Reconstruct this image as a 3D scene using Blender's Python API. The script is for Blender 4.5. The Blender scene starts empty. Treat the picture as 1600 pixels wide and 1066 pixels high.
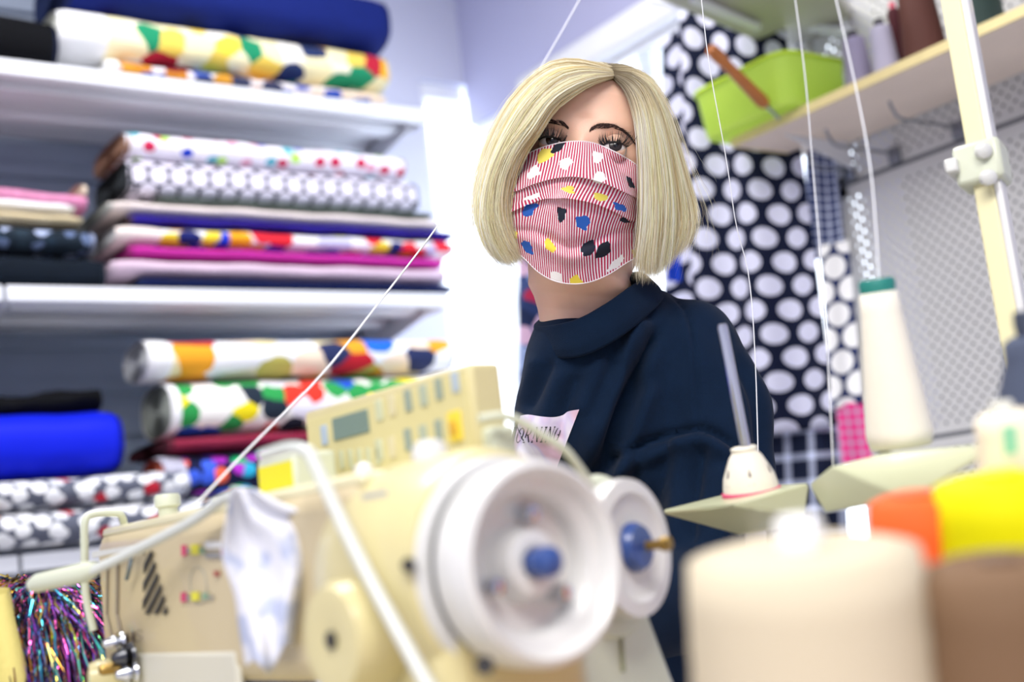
import bpy, bmesh, math, random
import numpy as np
from mathutils import Vector, Matrix
from mathutils.bvhtree import BVHTree
random.seed(7); rng = np.random.RandomState(7)
sc = bpy.context.scene; COL = sc.collection
pi = math.pi
# ---------------------------------------------------------------- camera
F = 1950.0
CAM = Vector((0, 0, 1.0))
AZ, PIT, ROL = math.radians(53.6), math.radians(9.0), math.radians(7.0)
fw = Vector((math.cos(AZ)*math.cos(PIT), math.sin(AZ)*math.cos(PIT), math.sin(PIT)))
r0 = Vector((math.sin(AZ), -math.cos(AZ), 0)); u0 = r0.cross(fw)
RT = r0*math.cos(ROL) - u0*math.sin(ROL)
UP = r0*math.sin(ROL) + u0*math.cos(ROL)
def P(px, py, d):                      # a point seen at px,py at distance d along the view axis
    px, py, d = float(px), float(py), float(d); return CAM + (fw + RT*((px-800)/F) - UP*((py-533)/F))*d
def ray(px, py):
    px, py = float(px), float(py); return fw + RT*((px-800)/F) - UP*((py-533)/F)
def hitp(px, py, pt, n):
    r = ray(px, py); return CAM + r*((Vector(pt)-CAM).dot(n)/r.dot(n))
def hitY(px, py, Y): return hitp(px, py, (0, Y, 0), Vector((0, 1, 0)))
def hitX(px, py, X): return hitp(px, py, (X, 0, 0), Vector((1, 0, 0)))
def hitZ(px, py, Z): return hitp(px, py, (0, 0, Z), Vector((0, 0, 1)))
def proj(v):
    q = Vector(v)-CAM; d = q.dot(fw); return 800+F*q.dot(RT)/d, 533-F*q.dot(UP)/d, d
cd = bpy.data.cameras.new('camera'); cam = bpy.data.objects.new('camera', cd); COL.objects.link(cam)
cam.matrix_world = Matrix((( RT.x, UP.x, -fw.x, CAM.x), (RT.y, UP.y, -fw.y, CAM.y), (RT.z, UP.z, -fw.z, CAM.z), (0, 0, 0, 1)))
cd.sensor_width = 36.0; cd.lens = 36.0*F/1600; cd.clip_start = 0.02
cd.dof.use_dof = True; cd.dof.focus_distance = 1.165; cd.dof.aperture_fstop = (cd.lens/1000)/0.0137
sc.camera = cam
# ---------------------------------------------------------------- light
sc.view_settings.view_transform = 'Standard'; sc.view_settings.look = 'None'
sc.view_settings.gamma = 1.0; sc.view_settings.use_curve_mapping = False
sc.view_settings.exposure = 0.36
w = bpy.data.worlds.new('daylight'); sc.world = w; w.use_nodes = True
bg = w.node_tree.nodes['Background']; bg.inputs[0].default_value = (0.80, 0.88, 1.0, 1); bg.inputs[1].default_value = 3.2
def area(name, loc, target, sx, sy, power, col):
    l = bpy.data.lights.new(name, 'AREA'); l.shape = 'RECTANGLE'; l.size = sx; l.size_y = sy; l.energy = power; l.color = col
    o = bpy.data.objects.new(name, l); COL.objects.link(o); o.location = loc
    o.rotation_euler = (Vector(target)-Vector(loc)).to_track_quat('-Z', 'Y').to_euler(); return o
area('ceiling_lamp_front', (-0.7, -0.5, 2.78), (-0.4, -0.2, 0), 2.0, 1.0, 72, (1, .97, .93))  # unseen fill light, added to brighten her face from the front
area('ceiling_lamp_middle', (0.7, 1.6, 2.78), (0.7, 1.6, 0), 1.4, 0.7, 30, (1, .98, .95))  # added overhead fill out of view, brightens the middle of the room
# ---------------------------------------------------------------- helpers
WM = {}
def lin(h):
    h = h.lstrip('#'); c = [int(h[i:i+2], 16)/255 for i in (0, 2, 4)]
    return tuple(x/12.92 if x <= .04045 else ((x+.055)/1.055)**2.4 for x in c)+(1,)
MC = {}
def mat(name, col, rough=.6, metal=0, var=0.0, vscale=20, bump=0, bscale=200, trans=0, coat=0, emit=0, sheen=0, sss=0):
    if name in MC: return MC[name]
    m = bpy.data.materials.new(name); m.use_nodes = True; MC[name] = m
    nt = m.node_tree; b = nt.nodes['Principled BSDF']; c = lin(col) if isinstance(col, str) else tuple(col)+(1,)
    if rough >= .6: b.inputs['Specular IOR Level'].default_value = .15
    b.inputs['Base Color'].default_value = c; b.inputs['Roughness'].default_value = rough; b.inputs['Metallic'].default_value = metal
    if trans: b.inputs['Transmission Weight'].default_value = trans
    if coat: b.inputs['Coat Weight'].default_value = coat
    if sheen: b.inputs['Sheen Weight'].default_value = sheen
    if sss:
        b.inputs['Subsurface Weight'].default_value = sss; b.inputs['Subsurface Radius'].default_value = (1, .35, .2); b.inputs['Subsurface Scale'].default_value = .006
    if emit:
        b.inputs['Emission Color'].default_value = c; b.inputs['Emission Strength'].default_value = emit
    tc = nt.nodes.new('ShaderNodeTexCoord')
    if var:
        n = nt.nodes.new('ShaderNodeTexNoise'); n.inputs['Scale'].default_value = vscale; n.inputs['Detail'].default_value = 4
        nt.links.new(tc.outputs['Object'], n.inputs['Vector'])
        mx = nt.nodes.new('ShaderNodeMix'); mx.data_type = 'RGBA'
        mx.inputs[6].default_value = tuple(max(0, x*(1-var)) for x in c[:3])+(1,); mx.inputs[7].default_value = tuple(min(1, x*(1+var)) for x in c[:3])+(1,)
        nt.links.new(n.outputs['Fac'], mx.inputs[0]); nt.links.new(mx.outputs[2], b.inputs['Base Color'])
    if bump:
        n2 = nt.nodes.new('ShaderNodeTexNoise'); n2.inputs['Scale'].default_value = bscale; n2.inputs['Detail'].default_value = 3
        nt.links.new(tc.outputs['Object'], n2.inputs['Vector'])
        bp = nt.nodes.new('ShaderNodeBump'); bp.inputs['Strength'].default_value = bump; bp.inputs['Distance'].default_value = .001
        nt.links.new(n2.outputs['Fac'], bp.inputs['Height']); nt.links.new(bp.outputs['Normal'], b.inputs['Normal'])
    return m
def N(nt, t, **k):
    n = nt.nodes.new(t)
    for a, v in k.items():
        if a.startswith('i_'): n.inputs[a[2:].replace('_', ' ')].default_value = v
        else: setattr(n, a, v)
    return n
def math_(nt, op, a, b=None, c=None):
    n = nt.nodes.new('ShaderNodeMath'); n.operation = op
    for i, v in enumerate((a, b, c)):
        if v is None: continue
        if isinstance(v, (int, float)): n.inputs[i].default_value = v
        else: nt.links.new(v, n.inputs[i])
    return n.outputs[0]
def mixc(nt, f, a, b):
    n = nt.nodes.new('ShaderNodeMix'); n.data_type = 'RGBA'
    for i, v in ((0, f), (6, a), (7, b)):
        if isinstance(v, (int, float, tuple)): n.inputs[i].default_value = v
        else: nt.links.new(v, n.inputs[i])
    return n.outputs[2]
def cloth_base(name, rough=.85, sheen=.03):
    m = bpy.data.materials.new(name); m.use_nodes = True; MC[name] = m; nt = m.node_tree; b = nt.nodes['Principled BSDF']
    b.inputs['Roughness'].default_value = rough; b.inputs['Sheen Weight'].default_value = sheen; b.inputs['Specular IOR Level'].default_value = .15
    uv = nt.nodes.new('ShaderNodeUVMap'); return m, nt, b, uv.outputs[0]
def print_mat(name, base, pal, scale=22, thr=.42, seed=0., rough=.8, frac=1.0, distort=.25):
    """cloth printed with abstract flat patches, one palette colour per patch"""
    if name in MC: return MC[name]
    m, nt, b, uv = cloth_base(name, rough)
    ad = N(nt, 'ShaderNodeVectorMath', operation='ADD'); nt.links.new(uv, ad.inputs[0]); ad.inputs[1].default_value = (seed, seed*.7, 0)
    nz = N(nt, 'ShaderNodeTexNoise', i_Scale=scale*1.7, i_Detail=2.0); nt.links.new(ad.outputs[0], nz.inputs['Vector'])
    ds = N(nt, 'ShaderNodeVectorMath', operation='SCALE'); nt.links.new(nz.outputs['Color'], ds.inputs[0]); ds.inputs['Scale'].default_value = distort/scale
    a2 = N(nt, 'ShaderNodeVectorMath', operation='ADD'); nt.links.new(ad.outputs[0], a2.inputs[0]); nt.links.new(ds.outputs[0], a2.inputs[1])
    v = N(nt, 'ShaderNodeTexVoronoi', voronoi_dimensions='2D', i_Scale=scale, i_Randomness=.9); nt.links.new(a2.outputs[0], v.inputs['Vector'])
    sp = N(nt, 'ShaderNodeSeparateColor'); nt.links.new(v.outputs['Color'], sp.inputs[0])
    rp = N(nt, 'ShaderNodeValToRGB'); rp.color_ramp.interpolation = 'CONSTANT'; el = rp.color_ramp.elements
    for i, c in enumerate(pal):
        e = el[i] if i < 2 else el.new(i/len(pal)); e.position = i/len(pal); e.color = lin(c)
    nt.links.new(sp.outputs[0], rp.inputs[0])
    inside = math_(nt, 'LESS_THAN', v.outputs['Distance'], thr)
    inside = math_(nt, 'MULTIPLY', inside, math_(nt, 'LESS_THAN', sp.outputs[1], frac))
    nt.links.new(mixc(nt, inside, lin(base), rp.outputs[0]), b.inputs['Base Color']); return m
def dot_mat(name, base, dot, pitch=.062, r=.024, voff=0., hk=1.66):
    """staggered rows of round dots, pitch and radius in metres"""
    if name in MC: return MC[name]
    m, nt, b, uv = cloth_base(name, .75); hb = pitch*hk; fs = []
    for ox, oy in ((0, 0), (pitch/2, hb/2)):
        a = N(nt, 'ShaderNodeVectorMath', operation='ADD'); nt.links.new(uv, a.inputs[0]); a.inputs[1].default_value = (ox+pitch/2, oy+hb/2+voff, 0)
        q = N(nt, 'ShaderNodeVectorMath', operation='WRAP'); nt.links.new(a.outputs[0], q.inputs[0]); q.inputs[1].default_value = (pitch, hb, 1); q.inputs[2].default_value = (0, 0, 0)
        c = N(nt, 'ShaderNodeVectorMath', operation='SUBTRACT'); nt.links.new(q.outputs[0], c.inputs[0]); c.inputs[1].default_value = (pitch/2, hb/2, 0)
        l = N(nt, 'ShaderNodeVectorMath', operation='LENGTH'); nt.links.new(c.outputs[0], l.inputs[0])
        fs.append(math_(nt, 'LESS_THAN', l.outputs['Value'], r))
    nt.links.new(mixc(nt, math_(nt, 'MAXIMUM', fs[0], fs[1]), lin(base), lin(dot)), b.inputs['Base Color']); return m
def plaid_mat(name, base, line, pitch=.03, wdt=.3):
    if name in MC: return MC[name]
    m, nt, b, uv = cloth_base(name, .8)
    sx = N(nt, 'ShaderNodeSeparateXYZ'); nt.links.new(uv, sx.inputs[0])
    l = []
    for o in (0, 1):
        l.append(math_(nt, 'LESS_THAN', math_(nt, 'FRACT', math_(nt, 'DIVIDE', sx.outputs[o], pitch)), wdt))
    f = math_(nt, 'MULTIPLY', math_(nt, 'ADD', l[0], l[1]), .5)
    nt.links.new(mixc(nt, f, lin(base), lin(line)), b.inputs['Base Color']); return m

def orth(d):
    d = Vector(d).normalized(); a = Vector((0, 0, 1)) if abs(d.z) < .9 else Vector((1, 0, 0))
    x = a.cross(d).normalized(); return x, d.cross(x), d
class G:
    def __init__(s): s.v = []; s.f = []; s.uv = []; s.has_uv = False
    def add(s, vs, fs, uv=None):
        o = len(s.v); s.v += [Vector(p) for p in vs]; s.f += [tuple(i+o for i in f) for f in fs]
        if uv is not None: s.has_uv = True; s.uv += list(uv)
        else: s.uv += [(0, 0)]*len(vs)
        return s
    def box(s, c, size, ax=None):
        c = Vector(c); X, Y, Z = ax if ax else (Vector((1, 0, 0)), Vector((0, 1, 0)), Vector((0, 0, 1)))
        a, b, d = (q/2 for q in size)
        vs = [c+X*i*a+Y*j*b+Z*k*d for i in (-1, 1) for j in (-1, 1) for k in (-1, 1)]
        return s.add(vs, [(0, 1, 3, 2), (4, 6, 7, 5), (0, 4, 5, 1), (2, 3, 7, 6), (0, 2, 6, 4), (1, 5, 7, 3)])
    def bb(s, lo, hi):
        lo, hi = Vector(lo), Vector(hi); return s.box((lo+hi)/2, hi-lo)
    def tube(s, pts, r, n=12, closed=False, caps=True):
        pts = [Vector(p) for p in pts]; m = len(pts); rs = r if isinstance(r, (list, tuple)) else [r]*m
        vs = []; prev = None
        for i, p in enumerate(pts):
            t = (pts[(i+1) % m]-pts[i-1]) if closed else (pts[min(i+1, m-1)]-pts[max(i-1, 0)])
            t.normalize()
            if prev is None: x, y, _ = orth(t)
            else:
                x = (prev-t*prev.dot(t)).normalized(); y = t.cross(x)
            prev = x
            vs += [p+(x*math.cos(2*pi*k/n)+y*math.sin(2*pi*k/n))*rs[i] for k in range(n)]
        fs = []
        for i in range(m if closed else m-1):
            for k in range(n):
                a = i*n+k; b = i*n+(k+1) % n; c = ((i+1) % m)*n+(k+1) % n; d = ((i+1) % m)*n+k; fs.append((a, b, c, d))
        if caps and not closed: fs += [tuple(range(n))[::-1], tuple((m-1)*n+k for k in range(n))]
        return s.add(vs, fs)
    def lathe(s, prof, o, d, n=40, closed=False):   # prof: (radius, height along d)
        x, y, d = orth(d); o = Vector(o); m = len(prof); vs = []
        for r, h in prof: vs += [o+d*h+(x*math.cos(2*pi*k/n)+y*math.sin(2*pi*k/n))*max(r, 1e-5) for k in range(n)]
        fs = []
        for i in range(m if closed else m-1):
            j = (i+1) % m
            for k in range(n): fs.append((i*n+k, i*n+(k+1) % n, j*n+(k+1) % n, j*n+k))
        if not closed: fs += [tuple(range(n))[::-1], tuple((m-1)*n+k for k in range(n))]
        return s.add(vs, fs)
    def grid(s, fn, nu, nv, uvf=None, closeu=False):
        vs = []; uv = []
        for j in range(nv+1):
            for i in range(nu+1):
                vs.append(fn(i/nu, j/nv)); uv.append(uvf(i/nu, j/nv) if uvf else (i/nu, j/nv))
        fs = [(j*(nu+1)+i, j*(nu+1)+i+1, (j+1)*(nu+1)+i+1, (j+1)*(nu+1)+i) for j in range(nv) for i in range(nu)]
        return s.add(vs, fs, uv)
    def prism(s, poly, n, th):        # poly: world points, extruded by n*th
        m = len(poly); a = [Vector(p) for p in poly]; b = [p+Vector(n)*th for p in a]
        return s.add(a+b, [tuple(range(m))[::-1], tuple(range(m, 2*m))]+[(i, (i+1) % m, m+(i+1) % m, m+i) for i in range(m)])
def tag(o, label=None, cat=None, group=None, kind=None):
    for k, v in (('label', label), ('category', cat), ('group', group), ('kind', kind)):
        if v: o[k] = v
    return o
def empty(name, loc, label=None, cat=None, group=None, kind=None):
    o = bpy.data.objects.new(name, None); COL.objects.link(o); o.location = loc; o.empty_display_size = .05
    WM[o.name] = Matrix.Translation(Vector(loc)); return tag(o, label, cat, group, kind)
def mk(name, g, m, parent=None, smooth=False, bevel=0, sub=0, solid=0, label=None, cat=None, group=None, kind=None, fix=True):
    me = bpy.data.meshes.new(name); vs = g.v
    if parent is not None: W = WM[parent.name]
    else:
        a = np.array([tuple(v) for v in vs]); W = Matrix.Translation(Vector(((a[:, 0].min()+a[:, 0].max())/2, (a[:, 1].min()+a[:, 1].max())/2, a[:, 2].min())))
    Wi = W.inverted(); me.from_pydata([Wi @ v for v in vs], [], g.f)
    if g.has_uv:
        ul = me.uv_layers.new(name='UVMap'); idx = np.zeros(len(me.loops), dtype=np.int32); me.loops.foreach_get('vertex_index', idx)
        ul.data.foreach_set('uv', np.array(g.uv, dtype=np.float32)[idx].ravel())
    if fix:
        bm = bmesh.new(); bm.from_mesh(me); bmesh.ops.recalc_face_normals(bm, faces=bm.faces); bm.to_mesh(me); bm.free()
    if smooth:
        me.shade_smooth()
        if smooth == 'auto': me.set_sharp_from_angle(angle=math.radians(38))
    me.materials.append(m)
    o = bpy.data.objects.new(name, me); COL.objects.link(o)
    if parent is not None: o.parent = parent
    else: o.matrix_world = W
    WM[o.name] = W
    if bevel:
        b = o.modifiers.new('bevel', 'BEVEL'); b.width = bevel; b.segments = 2; b.limit_method = 'ANGLE'
        me.shade_smooth(); me.set_sharp_from_angle(angle=math.radians(50))
    if sub: s_ = o.modifiers.new('sub', 'SUBSURF'); s_.levels = sub; s_.render_levels = sub
    if solid: s_ = o.modifiers.new('solid', 'SOLIDIFY'); s_.thickness = solid; s_.offset = 0
    return tag(o, label, cat, group, kind)
def cr(pts, n):                          # catmull-rom through pts, n samples
    pts = np.array(pts, float); m = len(pts); out = []
    for q in np.linspace(0, m-1, n):
        i = min(int(q), m-2); t = q-i
        p0, p1, p2, p3 = pts[max(i-1, 0)], pts[i], pts[i+1], pts[min(i+2, m-1)]
        out.append(.5*((2*p1)+(-p0+p2)*t+(2*p0-5*p1+4*p2-p3)*t*t+(-p0+3*p1-3*p2+p3)*t**3))
    return np.array(out)
def crv(pts, n): return [Vector(p) for p in cr([tuple(p) for p in pts], n)]
# ================================================================ setting
wallm = mat('wall_paint', '#d9dcf0', .8, var=.03, vscale=3)
lavm = mat('wall_paint_lavender', '#c3c4e4', .8)
ceilm = mat('ceiling_paint', '#dcdde6', .9)
mk('floor', G().bb((-2.6, -2.6, -.06), (2.25, 3.1, 0)), mat('floor_vinyl', '#cbc8c2', .5, var=.15, vscale=6), kind='structure')
mk('ceiling', G().bb((-2.6, -2.6, 2.86), (2.25, 3.1, 2.92)), ceilm, kind='structure')
g = G(); g.bb((-2.5, 3.0, 0), (1.985, 3.1, 2.86)); g.bb((1.985, 3.0, 0), (2.25, 3.1, .75)); g.bb((1.985, 3.0, 2.40), (2.25, 3.1, 2.86))
mk('wall_back', g, wallm, kind='structure')
g = G(); g.bb((2.15, -2.5, 0), (2.25, 1.60, 2.86)); g.bb((2.15, 1.60, 0), (2.25, 3.0, .75)); g.bb((2.15, 1.60, 2.265), (2.25, 3.0, 2.86))
mk('wall_right', g, lavm, kind='structure')
mk('wall_left', G().bb((-2.6, -2.5, 0), (-2.5, 3.1, 2.86)), wallm, kind='structure')
mk('wall_front', G().bb((-2.6, -2.6, 0), (2.25, -2.5, 2.86)), wallm, kind='structure')
frm = mat('window_frame_white', '#f4f6fb', .4)
glm = mat('window_glass', '#ffffff', .02, trans=1.0)
glm.node_tree.nodes['Principled BSDF'].inputs['IOR'].default_value = 1.01
wf = mk('window_1', G().bb((1.985, 3.02, .75), (2.01, 3.08, 2.40)).bb((2.01, 3.02, .75), (2.15, 3.08, .80)).bb((2.01, 3.02, 2.35), (2.15, 3.08, 2.40)), frm, kind='structure', bevel=.004)
mk('pane', G().bb((2.01, 3.045, .80), (2.15, 3.051, 2.35)), glm, wf)
g = G(); g.bb((2.17, 1.60, .75), (2.23, 3.0, .81)); g.bb((2.17, 1.60, 2.20), (2.23, 3.0, 2.265)); g.bb((2.17, 2.93, .81), (2.23, 3.0, 2.2)); g.bb((2.17, 1.60, .81), (2.23, 1.63, 2.2)); g.bb((2.17, 2.20, .81), (2.23, 2.25, 2.2))
wf = mk('window_2', g, frm, kind='structure', bevel=.004)
mk('pane', G().bb((2.195, 1.63, .81), (2.201, 2.2, 2.2)), glm, wf); mk('pane', G().bb((2.195, 2.25, .81), (2.201, 2.93, 2.2)), glm, wf)
# roller blind box along the head of window_2
rb = empty('roller_blind', (2.09, 2.2, 2.17), 'white roller blind box along the top of the bright window behind her head', 'blind')
mk('cassette', G().bb((2.045, 1.62, 2.175), (2.135, 2.62, 2.262)), frm, rb, bevel=.02)
mk('bottom_bar', G().tube([(2.09, 1.66, 2.165), (2.09, 2.58, 2.165)], .009), frm, rb, smooth='auto')
# ================================================================ fabric shelving
steel = mat('shelf_enamel', '#e3e6ee', .35, var=.03, vscale=5)
steelg = mat('shelf_back_grey', '#8f9bb0', .45, var=.05, vscale=4)
gon = empty('fabric_shelving', (1.0, 2.75, 0), 'tall white metal shop shelving loaded with bolts of fabric', 'shelving')
ZS = [2.087, 1.612, 1.085, .60]
g = G(); g.bb((-.62, 2.955, .1), (1.72, 2.975, 2.62)); mk('back_panel', g, steelg, gon)
for zc in np.arange(.2, 2.6, .105):
    mk('panel_rib', G().bb((-.62, 2.94, zc), (1.72, 2.957, zc+.035)), steelg, gon, bevel=.004)
for x in (-.60, .632, 1.69):
    mk('upright', G().bb((x-.02, 2.88, 0), (x+.02, 2.955, 2.62)), steel, gon, bevel=.003)
def shelf(x0, x1, z):
    g = G(); g.bb((x0, 2.5, z-.032), (x1, 2.506, z)); g.bb((x0, 2.506, z-.006), (x1, 2.94, z)); g.bb((x0, 2.506, z-.032), (x1, 2.53, z-.027))
    g.bb((x0, 2.506, z-.034), (x0+.004, 2.9, z-.004)); g.bb((x1-.004, 2.506, z-.034), (x1, 2.9, z-.004))
    s = mk('shelf', g, steel, gon, bevel=.0025)
    mk('stiffener', G().bb((x0+.03, 2.60, z-.026), (x1-.03, 2.66, z-.006)), steel, s, bevel=.004)
    mk('stiffener', G().bb((x0+.03, 2.76, z-.026), (x1-.03, 2.80, z-.006)), steel, s, bevel=.004)
    for x in (x0+.012, x1-.012):
        mk('bracket', G().prism([(x-.003, 2.90, z-.006), (x-.003, 2.56, z-.012), (x-.003, 2.56, z-.03), (x-.003, 2.90, z-.085)], (1, 0, 0), .006), steel, s)
for z in ZS: shelf(-.58, .626, z); shelf(.634, 1.668, z)
# ---------------------------------------------------------------- bolts
def bolt(label, x0, x1, z0, z1, m, depth=.26, ex=3.2, yf=2.515, endc='#dfe1e0', selv=None, dz=0., cat='fabric bolt', ends=True, sag=.0012, seed=0):
    z0 += .0025; z1 -= .0015; h = z1-z0; zc = (z0+z1)/2; yc = yf+depth/2; n = 40
    root = empty('fabric_bolt', ((x0+x1)/2, yc, z0), label, cat, 'bolts of fabric on the metal shelves')
    def sec(t, k=1.0):
        c, s = math.cos(t), math.sin(t)
        return (math.copysign(abs(c)**(2/ex), c)*depth/2*k, math.copysign(abs(s)**(2/ex), s)*h/2*k)
    def surf(a, b, k=1.0, nu=26):
        ps = [sec(2*pi*i/n, k) for i in range(n+1)]; arc = [0.]
        for i in range(n): arc.append(arc[-1]+math.hypot(ps[i+1][0]-ps[i][0], ps[i+1][1]-ps[i][1]))
        mid = arc[n//2]
        def fn(u, v):
            x = a+(b-a)*u; t = -pi+2*pi*v+0.0; y, z = sec(t+pi*1.0, k)
            wv = sag*math.sin(x*23+seed)+sag*.7*math.sin(x*51+seed*2+t*2)
            e = min(u, 1-u)*abs(b-a); kk = 1 if e > .006 else .93+.07*e/.006
            return Vector((x, yc+y*kk, zc+z*kk+wv*(1 if z > -h*.3 else .2)+dz*(x-x0)))
        return G().grid(fn, nu, n, lambda u, v: (a+(b-a)*u, arc[int(round(v*n))]-mid))
    mk('cloth_wrap', surf(x0, x1), m, root, smooth=True)
    if selv: mk('selvedge', surf(x0-.004, x0+selv[0], 1.02, 6), selv[1], root, smooth=True)
    if ends:
        for xe, sg in ((x0, -1), (x1, 1)):
            g = G(); rings = 9
            def fn(u, v, xe=xe, sg=sg):
                k = max(.02, .97*(1-u)); y, z = sec(2*pi*v, k); j = int(round(u*rings*2))
                return Vector((xe-sg*.004+sg*(.006 if j % 2 else -.004)*(1 if u < .97 else 0), yc+y, zc+z))
            g.grid(fn, rings*2, 24)
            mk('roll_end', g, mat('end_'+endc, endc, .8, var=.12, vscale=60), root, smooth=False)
    return root
def zz(px, y): return hitY(px, y, 2.515).z
def xx(px, y): return hitY(px, y, 2.515).x
def B(label, px0, px1, ref, yt, yb, m, **k):
    ym = (yt+yb)/2
    return bolt(label, xx(px0, ym), xx(px1, ym+.03*(px1-px0)), zz(ref, yb), zz(ref, yt), m, **k)
navy = mat('cloth_navy', '#13226a', .85, var=.1, vscale=30, bump=.3)
navy2 = mat('cloth_dark_navy', '#101d4c', .85)
black = mat('cloth_black', '#07080d', .9)
pale = mat('cloth_pale_pink', '#d6bed2', .8, var=.05)
magenta = mat('cloth_magenta', '#c22f9c', .75)
indigo = mat('cloth_indigo', '#2c1f8e', .8)
cream = mat('cloth_cream', '#ece0dc', .8, var=.03)
maroon = mat('cloth_maroon', '#8c2742', .8)
royal = mat('cloth_royal_blue', '#0a1fd0', .6, var=.1, vscale=8)
white = mat('cloth_white', '#f2f3f6', .8)
greyg = mat('cloth_grey_green', '#6a7672', .8, var=.4, vscale=40)
beige = mat('cloth_beige', '#d9c9a4', .8)
comic = print_mat('print_comic', '#f1ead2', ['#e8b22d', '#f6efc6', '#b8233a', '#f2f0ea', '#e6c85a', '#26345e', '#efe6b8', '#1f8a62', '#f2d24c'], 17, .68, 1.3)
comic2 = print_mat('print_comic_small', '#e9e4ea', ['#8d2030', '#d08a2c', '#1c8a5e', '#f1ddc6', '#2a4fb4', '#3a3f5e', '#d79a36'], 24, .64, 4.1)
drops = print_mat('print_drops', '#f3effa', ['#b6e36a', '#1f3fc0', '#c92a55', '#e6a7bf', '#58b6c9', '#c92a55'], 22, .30, 2.2, frac=.8, distort=.1)
bright = print_mat('print_bright', '#f4f2f8', ['#f0a722', '#2140d6', '#e42b3a', '#f4f2f8', '#dfe12f', '#1b2468', '#c9c8e8', '#e9d23b'], 21, .62, 6.0)
toys = print_mat('print_toys', '#f5f3ee', ['#f2df1e', '#e23a2c', '#222d3c', '#2f9a4f', '#f5f3ee', '#e9e6f2', '#2553c9', '#f5f3ee'], 19, .6, 8.4)
story = print_mat('print_story', '#eef0f8', ['#1f6ae0', '#eaa12a', '#c5202f', '#f2e3b4', '#f4f4f8', '#28315a', '#bcb45c', '#f2dcc6'], 13, .68, 3.3)
neon = print_mat('print_neon', '#10163c', ['#2fb0d8', '#6b3bd0', '#ff6a4a', '#b02fc2', '#18b06c', '#3f62e0'], 26, .45, 5.5)
ghost = print_mat('print_white_grey', '#5e6272', ['#eef0f4', '#f6f7fb', '#e3e6ee', '#f0f1f6', '#eef0f4', '#d8dbe6', '#c88a36', '#f2f4f8', '#eef0f4', '#c0283a', '#f4f6fa', '#eef0f4'], 30, .46, 7.7, distort=.4)
lace = print_mat('print_dark_lace', '#16222e', ['#8fa2c8', '#1c2c3c', '#5f6f92', '#23323f', '#a9b6d6'], 30, .35, 9.1, distort=.8)
dots = dot_mat('print_dots', '#0d1430', '#e4e0f2', .0460, .0200)
pinkg = mat('cloth_pink_sparkle', '#c67aa2', .4, var=.5, vscale=90)
diag = mat('cloth_charcoal', '#0a1420', .85, var=.3, vscale=25)
# top shelf
z1 = ZS[0]
bolt('black fabric roll at the left end of the top shelf', -.1, xx(92, 60), z1, z1+.13, black, ex=2.2, depth=.2, endc='#1c2340')
bolt('thin printed fabric bolt with small red, green and orange patches lying on the top shelf', xx(168, 105), xx(605, 140), z1, z1+.045, comic2, selv=(.03, white), endc='#eeeeea', ex=2.6)
bolt('printed bolt with wide white edge and yellow and red patches on the top shelf', xx(95, 60), xx(608, 110), z1+.045, zz(300, 32), comic, selv=(.115, white), endc='#e4e6dd', yf=2.505, depth=.25, ex=2.8)
bolt('large dark navy fabric roll on top of the printed bolts on the top shelf', xx(110, 0), xx(608, 60), zz(300, 32), zz(300, 32)+.15, navy, ex=3, endc='#222d52', depth=.3, yf=2.49)
# middle shelf, right pile (reference column 300)
R = 300
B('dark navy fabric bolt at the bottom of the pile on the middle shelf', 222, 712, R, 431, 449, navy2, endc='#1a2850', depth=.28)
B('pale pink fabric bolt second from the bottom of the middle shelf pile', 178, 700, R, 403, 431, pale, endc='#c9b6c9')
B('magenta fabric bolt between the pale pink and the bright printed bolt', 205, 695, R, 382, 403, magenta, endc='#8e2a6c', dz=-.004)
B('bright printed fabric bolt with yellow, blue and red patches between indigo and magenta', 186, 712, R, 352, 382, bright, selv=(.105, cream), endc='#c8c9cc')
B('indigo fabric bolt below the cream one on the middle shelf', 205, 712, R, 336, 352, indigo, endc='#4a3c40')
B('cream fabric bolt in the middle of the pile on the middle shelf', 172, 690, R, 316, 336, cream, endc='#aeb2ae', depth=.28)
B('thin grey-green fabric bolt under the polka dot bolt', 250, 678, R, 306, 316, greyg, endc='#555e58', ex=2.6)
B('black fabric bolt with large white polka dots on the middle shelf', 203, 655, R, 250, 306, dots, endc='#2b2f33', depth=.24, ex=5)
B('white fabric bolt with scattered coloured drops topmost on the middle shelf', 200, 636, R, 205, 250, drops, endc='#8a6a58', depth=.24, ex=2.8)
# middle shelf, left pile
R = 60; XL = -.05
def BL(label, px1, yt, yb, m, **k): return bolt(label, XL, xx(px1, (yt+yb)/2), zz(R, yb), zz(R, yt), m, **k)
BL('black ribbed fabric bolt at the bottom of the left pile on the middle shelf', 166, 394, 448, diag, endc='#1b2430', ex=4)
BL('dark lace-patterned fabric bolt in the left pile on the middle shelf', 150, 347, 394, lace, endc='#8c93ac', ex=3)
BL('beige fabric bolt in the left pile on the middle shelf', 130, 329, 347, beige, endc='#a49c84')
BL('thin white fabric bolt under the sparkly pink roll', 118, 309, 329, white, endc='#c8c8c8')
BL('sparkly pink fabric roll topmost in the left pile', 136, 272, 309, pinkg, ex=2.2, endc='#d9c7b4', depth=.15, dz=-.03)
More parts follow.
